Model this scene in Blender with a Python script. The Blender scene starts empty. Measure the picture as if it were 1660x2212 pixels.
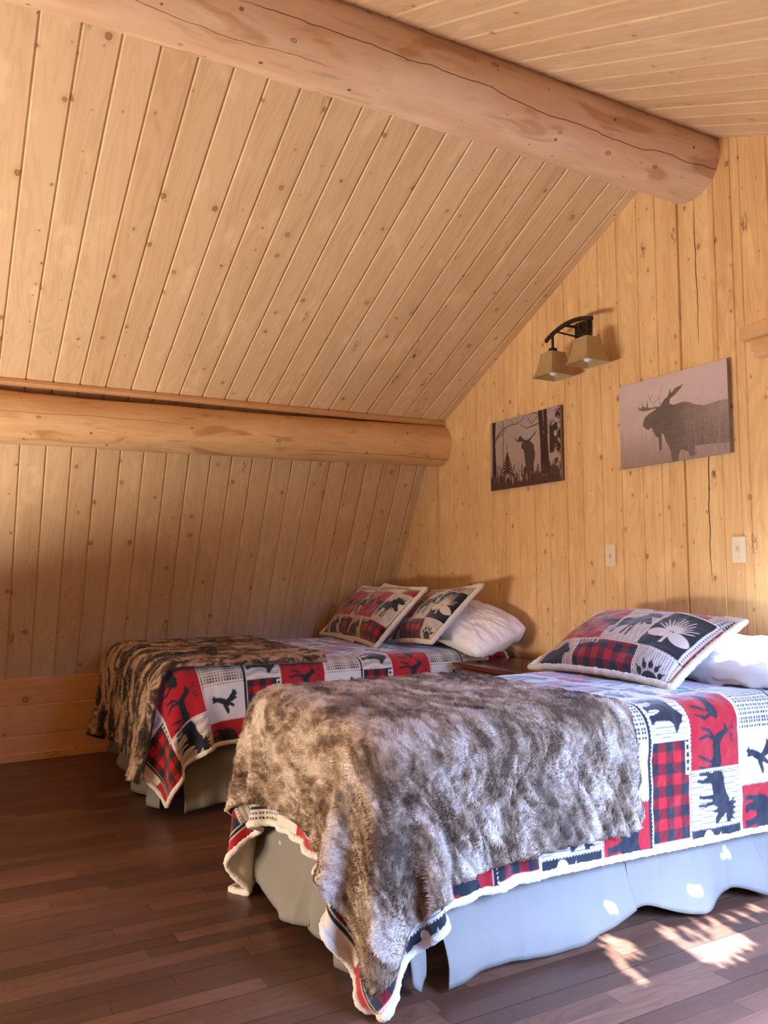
import bpy, math, random
import numpy as np
from mathutils import Vector, Matrix
from mathutils.bvhtree import BVHTree

random.seed(7)
RNG = np.random.default_rng(7)
SC = bpy.context.scene
COL = SC.collection

# ------------------------------------------------------------------ camera
CAM_Z = 1.16
YAW, PITCH, ROLL, FOC = 0.500432, 0.0736615, -0.0050209, 1761.47
cy, sy = math.cos(YAW), math.sin(YAW)
Fv = Vector((sy * math.cos(PITCH), cy * math.cos(PITCH), math.sin(PITCH)))
Rv = Vector((cy, -sy, 0)); Uv = Rv.cross(Fv)
R2 = math.cos(ROLL) * Rv + math.sin(ROLL) * Uv
U2 = -math.sin(ROLL) * Rv + math.cos(ROLL) * Uv
cam_d = bpy.data.cameras.new('camera'); cam = bpy.data.objects.new('camera', cam_d); COL.objects.link(cam)
cam_d.sensor_fit = 'HORIZONTAL'; cam_d.sensor_width = 36.0; cam_d.lens = 36.0 * FOC / 1660.0
cam_d.clip_start = 0.02
M = Matrix.Identity(4)
for i in range(3):
    M[i][0] = R2[i]; M[i][1] = U2[i]; M[i][2] = -Fv[i]
M[2][3] = CAM_Z
cam.matrix_world = M
SC.camera = cam

# ------------------------------------------------------------------ world, sun, window light, exposure
w = bpy.data.worlds.new('sky'); SC.world = w; w.use_nodes = True
w.node_tree.nodes['Background'].inputs[0].default_value = (0.55, 0.75, 1.0, 1)
w.node_tree.nodes['Background'].inputs[1].default_value = 0.25

def area(name, loc, direction, sx, sy_, power, color, spread=math.pi):
    d = bpy.data.lights.new(name, 'AREA'); d.shape = 'RECTANGLE'; d.size = sx; d.size_y = sy_
    d.energy = power; d.color = color; d.spread = spread
    o = bpy.data.objects.new(name, d); COL.objects.link(o); o.location = loc
    o.rotation_euler = Vector(direction).to_track_quat('-Z', 'Y').to_euler()
    return o
# daylight from the low glass door in the gable behind the camera
area('daylight_back_low', (-2.12, 3.3, 0.34), (1, 0.05, 0.25), 2.1, 0.4, 225, (1.0, 0.87, 0.72))
area('daylight_back_high', (-2.12, 3.2, 1.75), (1, 0.0, 0.0), 2.0, 0.7, 6, (1.0, 0.84, 0.70))
# cool daylight from the dormer window on the right
area('daylight_right', (2.15, -0.62, 1.35), (0.10, .9, -1.0), 1.5, 1.4, 345, (0.30, 0.49, 1.0), 1.5)
sun_d = bpy.data.lights.new('sun', 'SUN'); sun_d.energy = 190; sun_d.angle = 0.006; sun_d.color = (0.62, 0.80, 1.0)
sun = bpy.data.objects.new('sun', sun_d); COL.objects.link(sun)
sun.rotation_euler = Vector((0.12, 1.0, -0.52)).to_track_quat('-Z', 'Y').to_euler()
SC.view_settings.view_transform = 'Standard'; SC.view_settings.look = 'None'
SC.view_settings.gamma = 1; SC.view_settings.use_curve_mapping = False
SC.view_settings.exposure = -0.06
try:
    SC.cycles.max_bounces = 8; SC.cycles.diffuse_bounces = 5
except Exception:
    pass

# ------------------------------------------------------------------ helpers
def tag(o, label=None, cat=None, group=None, kind=None):
    if label: o['label'] = label
    if cat: o['category'] = cat
    if group: o['group'] = group
    if kind: o['kind'] = kind
    return o

def empty(name, loc, rz=0.0):
    o = bpy.data.objects.new(name, None); COL.objects.link(o); o.location = loc
    o.rotation_euler = (0, 0, rz); o.empty_display_size = 0.1
    bpy.context.view_layer.update()
    return o

def link(name, me, mat=None, parent=None):
    o = bpy.data.objects.new(name, me); COL.objects.link(o)
    if mat is not None:
        for m_ in (mat if isinstance(mat, (list, tuple)) else [mat]): me.materials.append(m_)
    if parent is not None:
        o.parent = parent
        inv = Matrix.Identity(4); q = parent; chain = []
        while q is not None: chain.append(q); q = q.parent
        wm = Matrix.Identity(4)
        for q in reversed(chain): wm = wm @ q.matrix_parent_inverse @ q.matrix_basis
        o.matrix_parent_inverse = wm.inverted()
    return o

def npmesh(name, V, F, mat=None, parent=None, uv=None, col=None, smooth=True, attrs=None, matidx=None):
    """V (n,3) F (m,k) same k"""
    V = np.asarray(V, np.float32); F = np.asarray(F, np.int32)
    me = bpy.data.meshes.new(name)
    k = F.shape[1]
    me.vertices.add(len(V)); me.vertices.foreach_set('co', V.ravel())
    me.loops.add(F.size); me.loops.foreach_set('vertex_index', F.ravel())
    me.polygons.add(len(F)); me.polygons.foreach_set('loop_start', np.arange(0, F.size, k, dtype=np.int32))
    me.polygons.foreach_set('loop_total', np.full(len(F), k, np.int32))
    me.polygons.foreach_set('use_smooth', np.full(len(F), bool(smooth)))
    if matidx is not None: me.polygons.foreach_set('material_index', np.asarray(matidx, np.int32))
    me.update(calc_edges=True)
    if uv is not None:
        l = me.uv_layers.new(name='UVMap'); l.data.foreach_set('uv', np.asarray(uv, np.float32)[F.ravel()].ravel())
    if col is not None:
        a = me.color_attributes.new('pattern', 'FLOAT_COLOR', 'POINT')
        c = np.ones((len(V), 4), np.float32); c[:, :3] = col; a.data.foreach_set('color', c.ravel())
    me.validate()
    return link(name, me, mat, parent)

class MB:
    """collects simple solids into one mesh"""
    def __init__(s): s.v = []; s.f = []; s.uv = []
    def add(s, vs, fs, uv=None):
        n = len(s.v); s.v += [tuple(x) for x in vs]; s.f += [tuple(i + n for i in f) for f in fs]
        s.uv += list(uv) if uv is not None else [(x[0] + x[1], x[2]) for x in vs]
    def box(s, c, d, b=0.0, M=None):
        cx, cy_, cz = c; dx, dy, dz = d[0] / 2, d[1] / 2, d[2] / 2
        if b <= 0:
            vs = [(x, y, z) for x in (-dx, dx) for y in (-dy, dy) for z in (-dz, dz)]
            fs = [(0, 1, 3, 2), (4, 6, 7, 5), (0, 4, 5, 1), (2, 3, 7, 6), (0, 2, 6, 4), (1, 5, 7, 3)]
        else:
            b = min(b, dx * .9, dy * .9, dz * .9)
            import bmesh
            bm = bmesh.new(); bmesh.ops.create_cube(bm, size=1.0)
            for v in bm.verts: v.co = Vector((v.co.x * 2 * dx, v.co.y * 2 * dy, v.co.z * 2 * dz))
            bmesh.ops.bevel(bm, geom=bm.edges[:], offset=b, segments=2, affect='EDGES')
            bm.verts.index_update()
            vs = [tuple(v.co) for v in bm.verts]; fs = [tuple(v.index for v in f.verts) for f in bm.faces]; bm.free()
        if M is not None: vs = [tuple(M @ Vector(v)) for v in vs]
        s.add([(x + cx, y + cy_, z + cz) for x, y, z in vs], fs)
    def tube(s, pts, r, n=12, caps=True):
        pts = [Vector(p) for p in pts]; rs = r if isinstance(r, (list, tuple)) else [r] * len(pts)
        vs = []; fs = []
        up = Vector((0, 0, 1))
        for i, p in enumerate(pts):
            t = (pts[min(i + 1, len(pts) - 1)] - pts[max(i - 1, 0)]).normalized()
            a = t.cross(up)
            if a.length < 1e-3: a = t.cross(Vector((1, 0, 0)))
            a.normalize(); b = t.cross(a).normalized()
            for k in range(n):
                q = 2 * math.pi * k / n
                vs.append(p + (a * math.cos(q) + b * math.sin(q)) * rs[i])
        for i in range(len(pts) - 1):
            for k in range(n):
                fs.append((i * n + k, i * n + (k + 1) % n, (i + 1) * n + (k + 1) % n, (i + 1) * n + k))
        if caps:
            fs.append(tuple(range(n))[::-1]); fs.append(tuple((len(pts) - 1) * n + k for k in range(n)))
        s.add(vs, fs)
    def build(s, name, mat=None, parent=None, smooth=False):
        me = bpy.data.meshes.new(name); me.from_pydata([tuple(v) for v in s.v], [], s.f); me.update()
        l = me.uv_layers.new(name='UVMap')
        vi = np.zeros(len(me.loops), np.int32); me.loops.foreach_get('vertex_index', vi)
        l.data.foreach_set('uv', np.array(s.uv, np.float32)[vi].ravel())
        import bmesh
        bm = bmesh.new(); bm.from_mesh(me); bmesh.ops.recalc_face_normals(bm, faces=bm.faces[:]); bm.to_mesh(me); bm.free()
        for p in me.polygons: p.use_smooth = bool(smooth)
        if smooth:
            try: me.set_sharp_from_angle(angle=0.7)
            except Exception: pass
        return link(name, me, mat, parent)

# ------------------------------------------------------------------ node material helper
class NM:
    def __init__(s, name, rough=0.6, spec=0.3):
        s.m = bpy.data.materials.new(name); s.m.use_nodes = True; s.t = s.m.node_tree
        s.b = s.t.nodes['Principled BSDF']; s.b.inputs['Roughness'].default_value = rough
        s.b.inputs['Specular IOR Level'].default_value = spec
    def n(s, ty, **kw):
        nd = s.t.nodes.new(ty)
        for k, v in kw.items(): setattr(nd, k, v)
        return nd
    def put(s, sock, v):
        if isinstance(v, bpy.types.NodeSocket): s.t.links.new(v, sock)
        elif isinstance(v, (tuple, list)) and len(v) == 3 and sock.type == 'RGBA': sock.default_value = (*v, 1)
        else: sock.default_value = v
    def math(s, op, a, b=None, c=None, clamp=False):
        nd = s.n('ShaderNodeMath', operation=op, use_clamp=clamp); s.put(nd.inputs[0], a)
        if b is not None: s.put(nd.inputs[1], b)
        if c is not None: s.put(nd.inputs[2], c)
        return nd.outputs[0]
    def xyz(s, x, y, z=0.0):
        nd = s.n('ShaderNodeCombineXYZ'); s.put(nd.inputs[0], x); s.put(nd.inputs[1], y); s.put(nd.inputs[2], z); return nd.outputs[0]
    def sep(s, v):
        nd = s.n('ShaderNodeSeparateXYZ'); s.put(nd.inputs[0], v); return nd.outputs
    def noise(s, vec, scale=5, detail=3, rough=0.5, dist=0.0, dims='3D'):
        nd = s.n('ShaderNodeTexNoise', noise_dimensions=dims); s.put(nd.inputs['Vector'], vec)
        nd.inputs['Scale'].default_value = scale; nd.inputs['Detail'].default_value = detail
        nd.inputs['Roughness'].default_value = rough; nd.inputs['Distortion'].default_value = dist
        return nd.outputs['Fac']
    def white(s, vec, dims='3D'):
        nd = s.n('ShaderNodeTexWhiteNoise', noise_dimensions=dims); s.put(nd.inputs['Vector' if dims != '1D' else 'W'], vec); return nd.outputs
    def ss(s, v, a, b, lo=0.0, hi=1.0):
        nd = s.n('ShaderNodeMapRange', interpolation_type='SMOOTHSTEP'); s.put(nd.inputs[0], v)
        nd.inputs[1].default_value = a; nd.inputs[2].default_value = b; nd.inputs[3].default_value = lo; nd.inputs[4].default_value = hi
        return nd.outputs[0]
    def mix(s, f, a, b, mode='MIX'):
        nd = s.n('ShaderNodeMix', data_type='RGBA', blend_type=mode); s.put(nd.inputs[0], f); s.put(nd.inputs[6], a); s.put(nd.inputs[7], b)
        return nd.outputs[2]
    def ramp(s, f, stops):
        nd = s.n('ShaderNodeValToRGB'); s.put(nd.inputs[0], f); e = nd.color_ramp.elements
        while len(e) < len(stops): e.new(0.5)
        for el, (p, c) in zip(e, stops): el.position = p; el.color = (*c, 1)
        return nd.outputs[0]
    def base(s, c): s.put(s.b.inputs['Base Color'], c)
    def bump(s, h, strength=0.3, dist=0.01):
        nd = s.n('ShaderNodeBump'); s.put(nd.inputs['Height'], h); nd.inputs['Strength'].default_value = strength
        nd.inputs['Distance'].default_value = dist; s.put(s.b.inputs['Normal'], nd.outputs[0])
    def uv(s):
        nd = s.n('ShaderNodeUVMap'); nd.uv_map = 'UVMap'; return nd.outputs[0]
    def obj(s): return s.n('ShaderNodeTexCoord').outputs['Object']
    def attr(s, name): nd = s.n('ShaderNodeAttribute'); nd.attribute_name = name; return nd.outputs['Color']

def knots(m, vec, seed_off, dens=0.45):
    """small round knots: returns (core mask, ring mask, halo mask)"""
    nd = m.n('ShaderNodeTexVoronoi', voronoi_dimensions='2D', feature='F1'); m.put(nd.inputs['Vector'], vec); nd.inputs['Scale'].default_value = 1.0
    dist = nd.outputs['Distance']; c = m.sep(nd.outputs['Color'])
    keep = m.math('LESS_THAN', c[0], dens)
    rad = m.math('MULTIPLY_ADD', m.math('POWER', c[1], 3.0), 0.085, 0.022)
    q = m.math('DIVIDE', dist, rad)
    core = m.math('MULTIPLY', m.ss(q, 0.75, 1.0, 1, 0), keep)
    ring = m.math('MULTIPLY', m.math('MULTIPLY', m.ss(q, 0.7, 0.95), m.ss(q, 1.0, 1.25, 1, 0)), keep)
    halo = m.math('MULTIPLY', m.ss(q, 1.0, 4.0, 1, 0), keep)
    return core, ring, halo, c[2]

def mat_boards(name, c_light, c_dark, pitch=0.1393, phase=0.0, grain=0.35, knot_scale=(9, 3.2), dens=0.45, vary=0.18, rough=0.5, stripe=0.3):
    m = NM(name, rough=rough, spec=0.35)
    o = m.sep(m.uv()); u, v = o[0], o[1]
    bid = m.math('FLOOR', m.math('DIVIDE', m.math('SUBTRACT', u, phase), pitch))
    wn = m.white(bid, '1D'); rnd = wn[0]; rc = m.sep(wn[1])
    off = m.math('MULTIPLY', rnd, 37.0)
    # cathedral grain: stretched noise turned into rings
    nz = m.noise(m.xyz(m.math('MULTIPLY', u, 7.0), m.math('MULTIPLY', m.math('ADD', v, off), 0.9), off), 1.0, 2, 0.4, 0.6)
    rings = m.math('SINE', m.math('MULTIPLY', nz, 95.0))
    rings = m.ss(rings, -0.2, 1.0)
    fine = m.noise(m.xyz(m.math('MULTIPLY', u, 260.0), m.math('MULTIPLY', v, 5.0), off), 1.0, 3, 0.6)
    broad = m.noise(m.xyz(m.math('MULTIPLY', u, 22.0), m.math('MULTIPLY', v, 0.8), off), 1.0, 2, 0.5)
    blot = m.noise(m.xyz(m.math('MULTIPLY', u, 9.0), m.math('MULTIPLY', v, 4.0), off), 1.0, 3, 0.55)
    f = m.math('MULTIPLY', rings, grain * 0.55)
    f = m.math('ADD', f, m.math('MULTIPLY', m.ss(fine, 0.35, 0.7), grain * 0.35))
    f = m.math('ADD', f, m.math('MULTIPLY', m.ss(broad, 0.45, 0.72), stripe))
    f = m.math('ADD', f, m.math('MULTIPLY', m.math('SUBTRACT', rnd, 0.5), vary * 2), clamp=True)
    col = m.mix(f, c_light, c_dark)
    pale = tuple(min(1, x * 1.18 + 0.03) for x in c_light)
    col = m.mix(m.math('MULTIPLY', m.ss(blot, 0.56, 0.72), 0.5), col, pale)
    hue = m.mix(m.math('MULTIPLY', rc[1], 0.35), col, m.mix(1.0, col, (1.0, 0.91, 0.82), 'MULTIPLY'))
    kv = m.xyz(m.math('MULTIPLY', u, knot_scale[0]), m.math('MULTIPLY', m.math('ADD', v, off), knot_scale[1]))
    kn = m.noise(m.xyz(m.math('MULTIPLY', u, 60.0), m.math('MULTIPLY', v, 60.0), off), 1.0, 2, 0.5)
    kvs = m.sep(kv); kv = m.xyz(m.math('ADD', kvs[0], m.math('MULTIPLY', kn, 0.07)), m.math('ADD', kvs[1], m.math('MULTIPLY', kn, -0.09)))
    core, ring, halo, kr = knots(m, kv, 0, dens)
    kdark = tuple(x * y for x, y in zip(c_dark, (0.42, 0.27, 0.20)))
    col = m.mix(m.math('MULTIPLY', halo, 0.35), hue, c_dark)
    col = m.mix(m.math('MULTIPLY', core, 0.72), col, m.mix(kr, tuple(x * .75 for x in c_dark), kdark))
    col = m.mix(m.math('MULTIPLY', ring, 0.8), col, kdark)
    # rare resin pockets and bark streaks
    vs = m.n('ShaderNodeTexVoronoi', voronoi_dimensions='2D', feature='F1'); m.put(vs.inputs['Vector'], m.xyz(m.math('MULTIPLY', u, 5.2), m.math('MULTIPLY', v, 1.7))); vs.inputs['Scale'].default_value = 1.0
    vc = m.sep(vs.outputs['Color']); rag = m.noise(m.xyz(m.math('MULTIPLY', u, 90.0), m.math('MULTIPLY', v, 26.0), 4.0), 1.0, 4, 0.7)
    sm = m.math('MULTIPLY', m.math('MULTIPLY', m.ss(vs.outputs['Distance'], 0.03, 0.13, 1, 0), m.math('LESS_THAN', vc[0], 0.16)), m.ss(rag, 0.46, 0.60))
    col = m.mix(m.math('MULTIPLY', sm, 0.85), col, m.mix(vc[1], (0.20, 0.07, 0.025), (0.04, 0.022, 0.015)))
    m.base(col)
    m.put(m.b.inputs['Roughness'], m.math('MULTIPLY_ADD', blot, 0.25, rough - 0.12))
    m.bump(m.math('ADD', m.math('MULTIPLY', fine, 0.3), m.math('MULTIPLY', halo, -0.8)), 0.25, 0.002)
    return m.m

def mat_log(name, c1, c2, c3, crack=None, seed=0.0):
    m = NM(name, rough=0.5, spec=0.3)
    o = m.sep(m.uv()); u, v = o[0], o[1]      # u = along, v = round (metres)
    a = m.noise(m.xyz(m.math('MULTIPLY', u, 1.6), m.math('MULTIPLY', v, 7.0), seed), 1.0, 4, 0.55, 0.8)
    b = m.noise(m.xyz(m.math('MULTIPLY', u, 5.0), m.math('MULTIPLY', v, 60.0), seed + 3), 1.0, 4, 0.6, 0.4)
    c = m.noise(m.xyz(m.math('MULTIPLY', u, 2.2), m.math('MULTIPLY', v, 9.0), seed + 9), 1.0, 3, 0.5, 1.2)
    d = m.noise(m.xyz(m.math('MULTIPLY', u, 3.0), m.math('MULTIPLY', v, 14.0), seed + 19), 1.0, 3, 0.5, 0.6)
    col = m.mix(m.ss(a, 0.32, 0.68), c1, c2)
    col = m.mix(m.math('MULTIPLY', m.ss(b, 0.5, 0.75), 0.28), col, c3)
    col = m.mix(m.math('MULTIPLY', m.ss(c, 0.56, 0.70), 0.75), col, c3)
    col = m.mix(m.math('MULTIPLY', m.ss(d, 0.60, 0.76), 0.50), col, (0.30, 0.24, 0.20))
    core, ring, halo, kr = knots(m, m.xyz(m.math('MULTIPLY', u, 3.4), m.math('MULTIPLY', v, 5.4), seed), 0, 0.62)
    core2, ring2, halo2, kr2 = knots(m, m.xyz(m.math('MULTIPLY', u, 11.0), m.math('MULTIPLY', v, 13.0), seed + 5), 0, 0.30)
    kd = (0.09, 0.045, 0.025)
    col = m.mix(m.math('MULTIPLY', core, 0.45), col, m.mix(kr, c3, kd))
    col = m.mix(m.math('MULTIPLY', ring, 0.85), col, kd)
    col = m.mix(m.math('MULTIPLY', core2, 0.75), col, kd)
    hgt = m.math('ADD', m.math('MULTIPLY', a, 1.0), m.math('MULTIPLY', b, 0.15))
    if crack:
        for (v0, amp, x0, x1, wd) in crack:
            path = m.noise(m.xyz(m.math('MULTIPLY', u, 1.5), v0 * 7.0, seed + 30), 1.0, 4, 0.55)
            dv = m.math('ABSOLUTE', m.math('SUBTRACT', v, m.math('MULTIPLY_ADD', path, amp, v0 - amp / 2)))
            on = m.math('MULTIPLY', m.ss(u, x0, x0 + 0.25), m.ss(u, x1 - 0.1, x1, 1, 0))
            line = m.math('MULTIPLY', m.ss(dv, wd * 0.4, wd, 1, 0), on)
            col = m.mix(m.math('MULTIPLY', line, 0.85), col, (0.05, 0.025, 0.015))
            hgt = m.math('SUBTRACT', hgt, line)
    m.base(col)
    m.bump(hgt, 0.35, 0.006)
    return m.m

def mat_floor():
    m = NM('floor_wood', rough=0.34, spec=0.45)
    o = m.sep(m.obj()); x, y = o[0], o[1]
    W = 0.068
    row = m.math('FLOOR', m.math('DIVIDE', y, W))
    r0 = m.white(row, '1D')[0]
    ln = m.math('MULTIPLY_ADD', r0, 0.5, 0.55)
    sx = m.math('DIVIDE', m.math('ADD', x, m.math('MULTIPLY', r0, 17.0)), ln)
    st = m.math('FLOOR', sx)
    wn = m.white(m.xyz(row, st, 0.0)); rnd = wn[0]
    off = m.math('MULTIPLY', rnd, 31.0)
    g = m.noise(m.xyz(m.math('MULTIPLY', x, 3.0), m.math('MULTIPLY', y, 60.0), off), 1.0, 4, 0.6, 0.5)
    nz = m.noise(m.xyz(m.math('MULTIPLY', x, 1.6), m.math('MULTIPLY', y, 12.0), off), 1.0, 2, 0.4, 0.5)
    rings = m.ss(m.math('SINE', m.math('MULTIPLY', nz, 110.0)), 0.1, 1.0)
    big = m.noise(m.xyz(m.math('MULTIPLY', x, 1.3), m.math('MULTIPLY', y, 5.0), 0.0), 1.0, 3, 0.5)
    f = m.math('ADD', m.math('MULTIPLY', rnd, 0.55), m.math('MULTIPLY', g, 0.35))
    f = m.math('ADD', f, m.math('MULTIPLY', big, 0.25), clamp=True)
    col = m.ramp(f, [(0.0, (0.042, 0.017, 0.011)), (0.45, (0.088, 0.038, 0.022)), (0.75, (0.135, 0.059, 0.034)), (1.0, (0.21, 0.094, 0.054))])
    col = m.mix(m.math('MULTIPLY', rings, 0.22), col, (0.022, 0.010, 0.008))
    # seams: strips are faint, every third is a board edge; stave ends
    fr = m.math('FRACT', m.math('DIVIDE', y, W)); e1 = m.math('MINIMUM', fr, m.math('SUBTRACT', 1.0, fr))
    seam = m.ss(e1, 0.0, 0.022, 1, 0)
    fr3 = m.math('FRACT', m.math('DIVIDE', y, W * 3)); e3 = m.math('MINIMUM', fr3, m.math('SUBTRACT', 1.0, fr3))
    seam3 = m.ss(e3, 0.0, 0.014, 1, 0)
    frx = m.math('FRACT', sx); ex = m.math('MINIMUM', frx, m.math('SUBTRACT', 1.0, frx))
    seamx = m.ss(ex, 0.0, 0.004, 1, 0)
    s_ = m.math('MAXIMUM', m.math('MULTIPLY', seam, 0.35), m.math('MAXIMUM', m.math('MULTIPLY', seam3, 0.8), m.math('MULTIPLY', seamx, 0.45)))
    col = m.mix(s_, col, (0.012, 0.006, 0.004))
    m.base(col)
    m.put(m.b.inputs['Roughness'], m.math('MULTIPLY_ADD', g, 0.22, 0.26))
    m.bump(m.math('SUBTRACT', m.math('MULTIPLY', g, 0.3), s_), 0.25, 0.002)
    return m.m

def mat_plain(name, c, rough=0.6, spec=0.3, metal=0.0, nscale=40, var=0.12, bump=0.1, sheen=0.0, bdist=0.002):
    m = NM(name, rough, spec)
    n = m.noise(m.obj(), nscale, 4, 0.6)
    m.base(m.mix(n, tuple(x * (1 - var) for x in c), tuple(min(1, x * (1 + var)) for x in c)))
    m.b.inputs['Metallic'].default_value = metal
    if sheen:
        m.b.inputs['Sheen Weight'].default_value = sheen; m.b.inputs['Sheen Roughness'].default_value = 0.5
    if bump: m.bump(n, bump, bdist)
    return m.m

def mat_pattern(name='printed_fleece', sheen=0.4, rough=0.85, bump=0.2):
    m = NM(name, rough, 0.15)
    n = m.noise(m.obj(), 350, 3, 0.6)
    c = m.attr('pattern')
    m.base(m.mix(m.math('MULTIPLY', n, 0.35), c, m.mix(1.0, c, (0.65, 0.65, 0.65), 'MULTIPLY')))
    m.b.inputs['Sheen Weight'].default_value = sheen
    m.bump(n, bump, 0.002)
    return m.m

PINE_L, PINE_D = (0.66, 0.40, 0.20), (0.46, 0.235, 0.10)
M_gable = mat_boards('gable_pine', (0.74, 0.50, 0.25), (0.54, 0.29, 0.12), phase=0.0, grain=0.45, knot_scale=(13, 9), dens=0.5, vary=0.14, rough=0.55)
M_ceil = mat_boards('ceiling_pine', (0.69, 0.50, 0.315), (0.51, 0.31, 0.16), phase=0.392, grain=0.42, knot_scale=(8.5, 7.5), dens=0.36, vary=0.16, rough=0.42, stripe=0.22)
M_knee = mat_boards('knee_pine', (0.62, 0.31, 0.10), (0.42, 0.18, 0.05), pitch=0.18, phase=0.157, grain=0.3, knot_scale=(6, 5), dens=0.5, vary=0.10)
M_log1 = mat_log('log_pine_low', (0.74, 0.49, 0.27), (0.64, 0.38, 0.19), (0.42, 0.20, 0.08), crack=[(0.545, 0.05, 1.9, 3.2, 0.0022), (0.44, 0.06, -0.3, 1.3, 0.0014)], seed=2.0)
M_log2 = mat_log('log_pine_ridge', (0.72, 0.52, 0.37), (0.64, 0.41, 0.26), (0.46, 0.23, 0.11), crack=[(0.60, 0.13, 0.7, 3.2, 0.0024), (0.70, 0.1, -0.8, 1.2, 0.0014)], seed=11.0)
M_floor = mat_floor()
M_trim = mat_plain('trim_pine', (0.64, 0.37, 0.18), 0.5, nscale=14, var=0.16)
M_gap = mat_plain('gap_shadow', (0.08, 0.04, 0.02), 0.9)
M_quilt = mat_pattern()
M_sherpa = mat_plain('sherpa', (0.74, 0.66, 0.56), 0.95, 0.1, nscale=160, var=0.16, bump=0.9, sheen=0.3, bdist=0.006)
M_white = mat_plain('white_cotton', (0.78, 0.74, 0.70), 0.8, 0.2, nscale=9, var=0.04, bump=0.25, bdist=0.01)
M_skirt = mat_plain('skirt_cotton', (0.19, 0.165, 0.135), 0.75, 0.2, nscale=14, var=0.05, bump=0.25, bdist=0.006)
M_matt = mat_plain('mattress_ticking', (0.6, 0.58, 0.54), 0.8)
M_dark = mat_plain('dark_frame', (0.02, 0.018, 0.016), 0.5)
M_stand = mat_plain('mahogany', (0.085, 0.022, 0.010), 0.16, 0.6, nscale=18, var=0.4, bump=0.03)
M_bronze = mat_plain('dark_bronze', (0.035, 0.026, 0.020), 0.42, 0.5, metal=0.6, nscale=60, var=0.5, bump=0.3)
M_plate = mat_plain('ivory_plastic', (0.74, 0.62, 0.47), 0.35, 0.4, var=0.02, bump=0.0)

# ------------------------------------------------------------------ room shell
WX = 3.1; BX = -2.05
SL = (3.118 - 2.196) / (4.809 - 2.895)          # roof pitch
RY, RZ = 2.62, 3.118 + (2.895 - 2.62) * SL      # apex of the left slope
def zroof_l(y): return 2.196 + (4.809 - y) * SL
def zroof_r(y): return 3.153 - (2.442 - y) * 0.457
A_Y, A_Z = 5.03, 1.86                            # break below the purlin (hidden by it)

def panel(name, us, fn, t0, t1, depth=0.009, gw=0.0075, mat=None, wide=()):
    """boards as real V-jointed panelling: us = joint positions, fn(u,t,d) -> point, t0/t1 functions of u"""
    V = []; UV = []
    cols = []
    for i, u in enumerate(us):
        g = gw * (1.6 if i in wide else 1.0); dd = depth * (3.0 if i in wide else 1.0)
        if i == 0: cols.append((u, 0))
        elif i == len(us) - 1: cols.append((u, 0))
        else: cols += [(u - g, 0), (u - g * .15, dd), (u + g * .15, dd), (u + g, 0)]
    for u, d in cols:
        for t in (t0(u), t1(u)):
            V.append(fn(u, t, d)); UV.append((u, t))
    n = len(cols)
    F = [(2 * i, 2 * i + 2, 2 * i + 3, 2 * i + 1) for i in range(n - 1)]
    return npmesh(name, V, F, mat, uv=UV, smooth=False)

# left upper slope
jx = [BX] + [0.392 + k * 0.1393 for k in range(-17, 20)] + [WX + .09]
ln = math.hypot(1, SL)
def f_up(u, t, d):   # t = horizontal run measured from the ridge down, outward normal (0,SL,1)/ln
    y = RY + t; return (u, y + d * SL / ln, RZ - t * SL + d / ln)
tag(panel('ceiling', jx, f_up, lambda u: 0.0, lambda u: 4.93 - RY, mat=M_ceil), kind='structure')
# right upper slope
def f_r(u, t, d):
    y = 2.60 - t; return (u, y - d * .45, zroof_r(2.60) - t * 0.457 + d * .9)
tag(panel('ceiling', jx, f_r, lambda u: -0.1, lambda u: 2.25, mat=M_ceil, depth=0.004), kind='structure')
# left lower steep slope (top behind the purlin, bottom on the horizontal boards)
def kneeY(x): return 5.60 + (x - 0.37) * 0.055
def f_lo(u, t, d):
    top = Vector((u, 4.93, 2.148)); bot = Vector((u, kneeY(u) + 0.012, 0.505))
    p = bot.lerp(top, t / 1.75); return (p.x, p.y + d * .92, p.z + d * .4)
tag(panel('wall_left', jx, f_lo, lambda u: 0.0, lambda u: 1.75, mat=M_ceil), kind='structure')

# gable wall with vertical boards
gy = [5.95, 5.70, 5.563, 5.424, 5.283, 5.148, 5.015, 4.869, 4.714, 4.506, 4.394, 4.221, 4.086, 3.947, 3.798, 3.665, 3.515, 3.384, 3.235, 3.095, 2.95, 2.829, 2.688, 2.477, 2.383, 2.336]
gy += [2.336 - 0.139 * k for k in range(1, 20)]
gy = gy[::-1]
wide = [gy.index(4.869), gy.index(2.688)]
def f_g(u, t, d): return (WX + d, u, t)
def ztop(y):
    if y > 4.93: return max(0.5, 2.10 - (y - 4.93) * 1.6 / (kneeY(WX) + .012 - 4.93))
    return (zroof_l(y) if y > RY else (zroof_r(y) if y > 0.35 else max(0.4, 2.2 - (0.35 - y) * 2.4)))
tag(panel('wall_right', gy, f_g, lambda u: 0.0, lambda u: ztop(u) + 0.02, mat=M_gable, wide=wide, depth=0.006, gw=0.0045), kind='structure')

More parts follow.
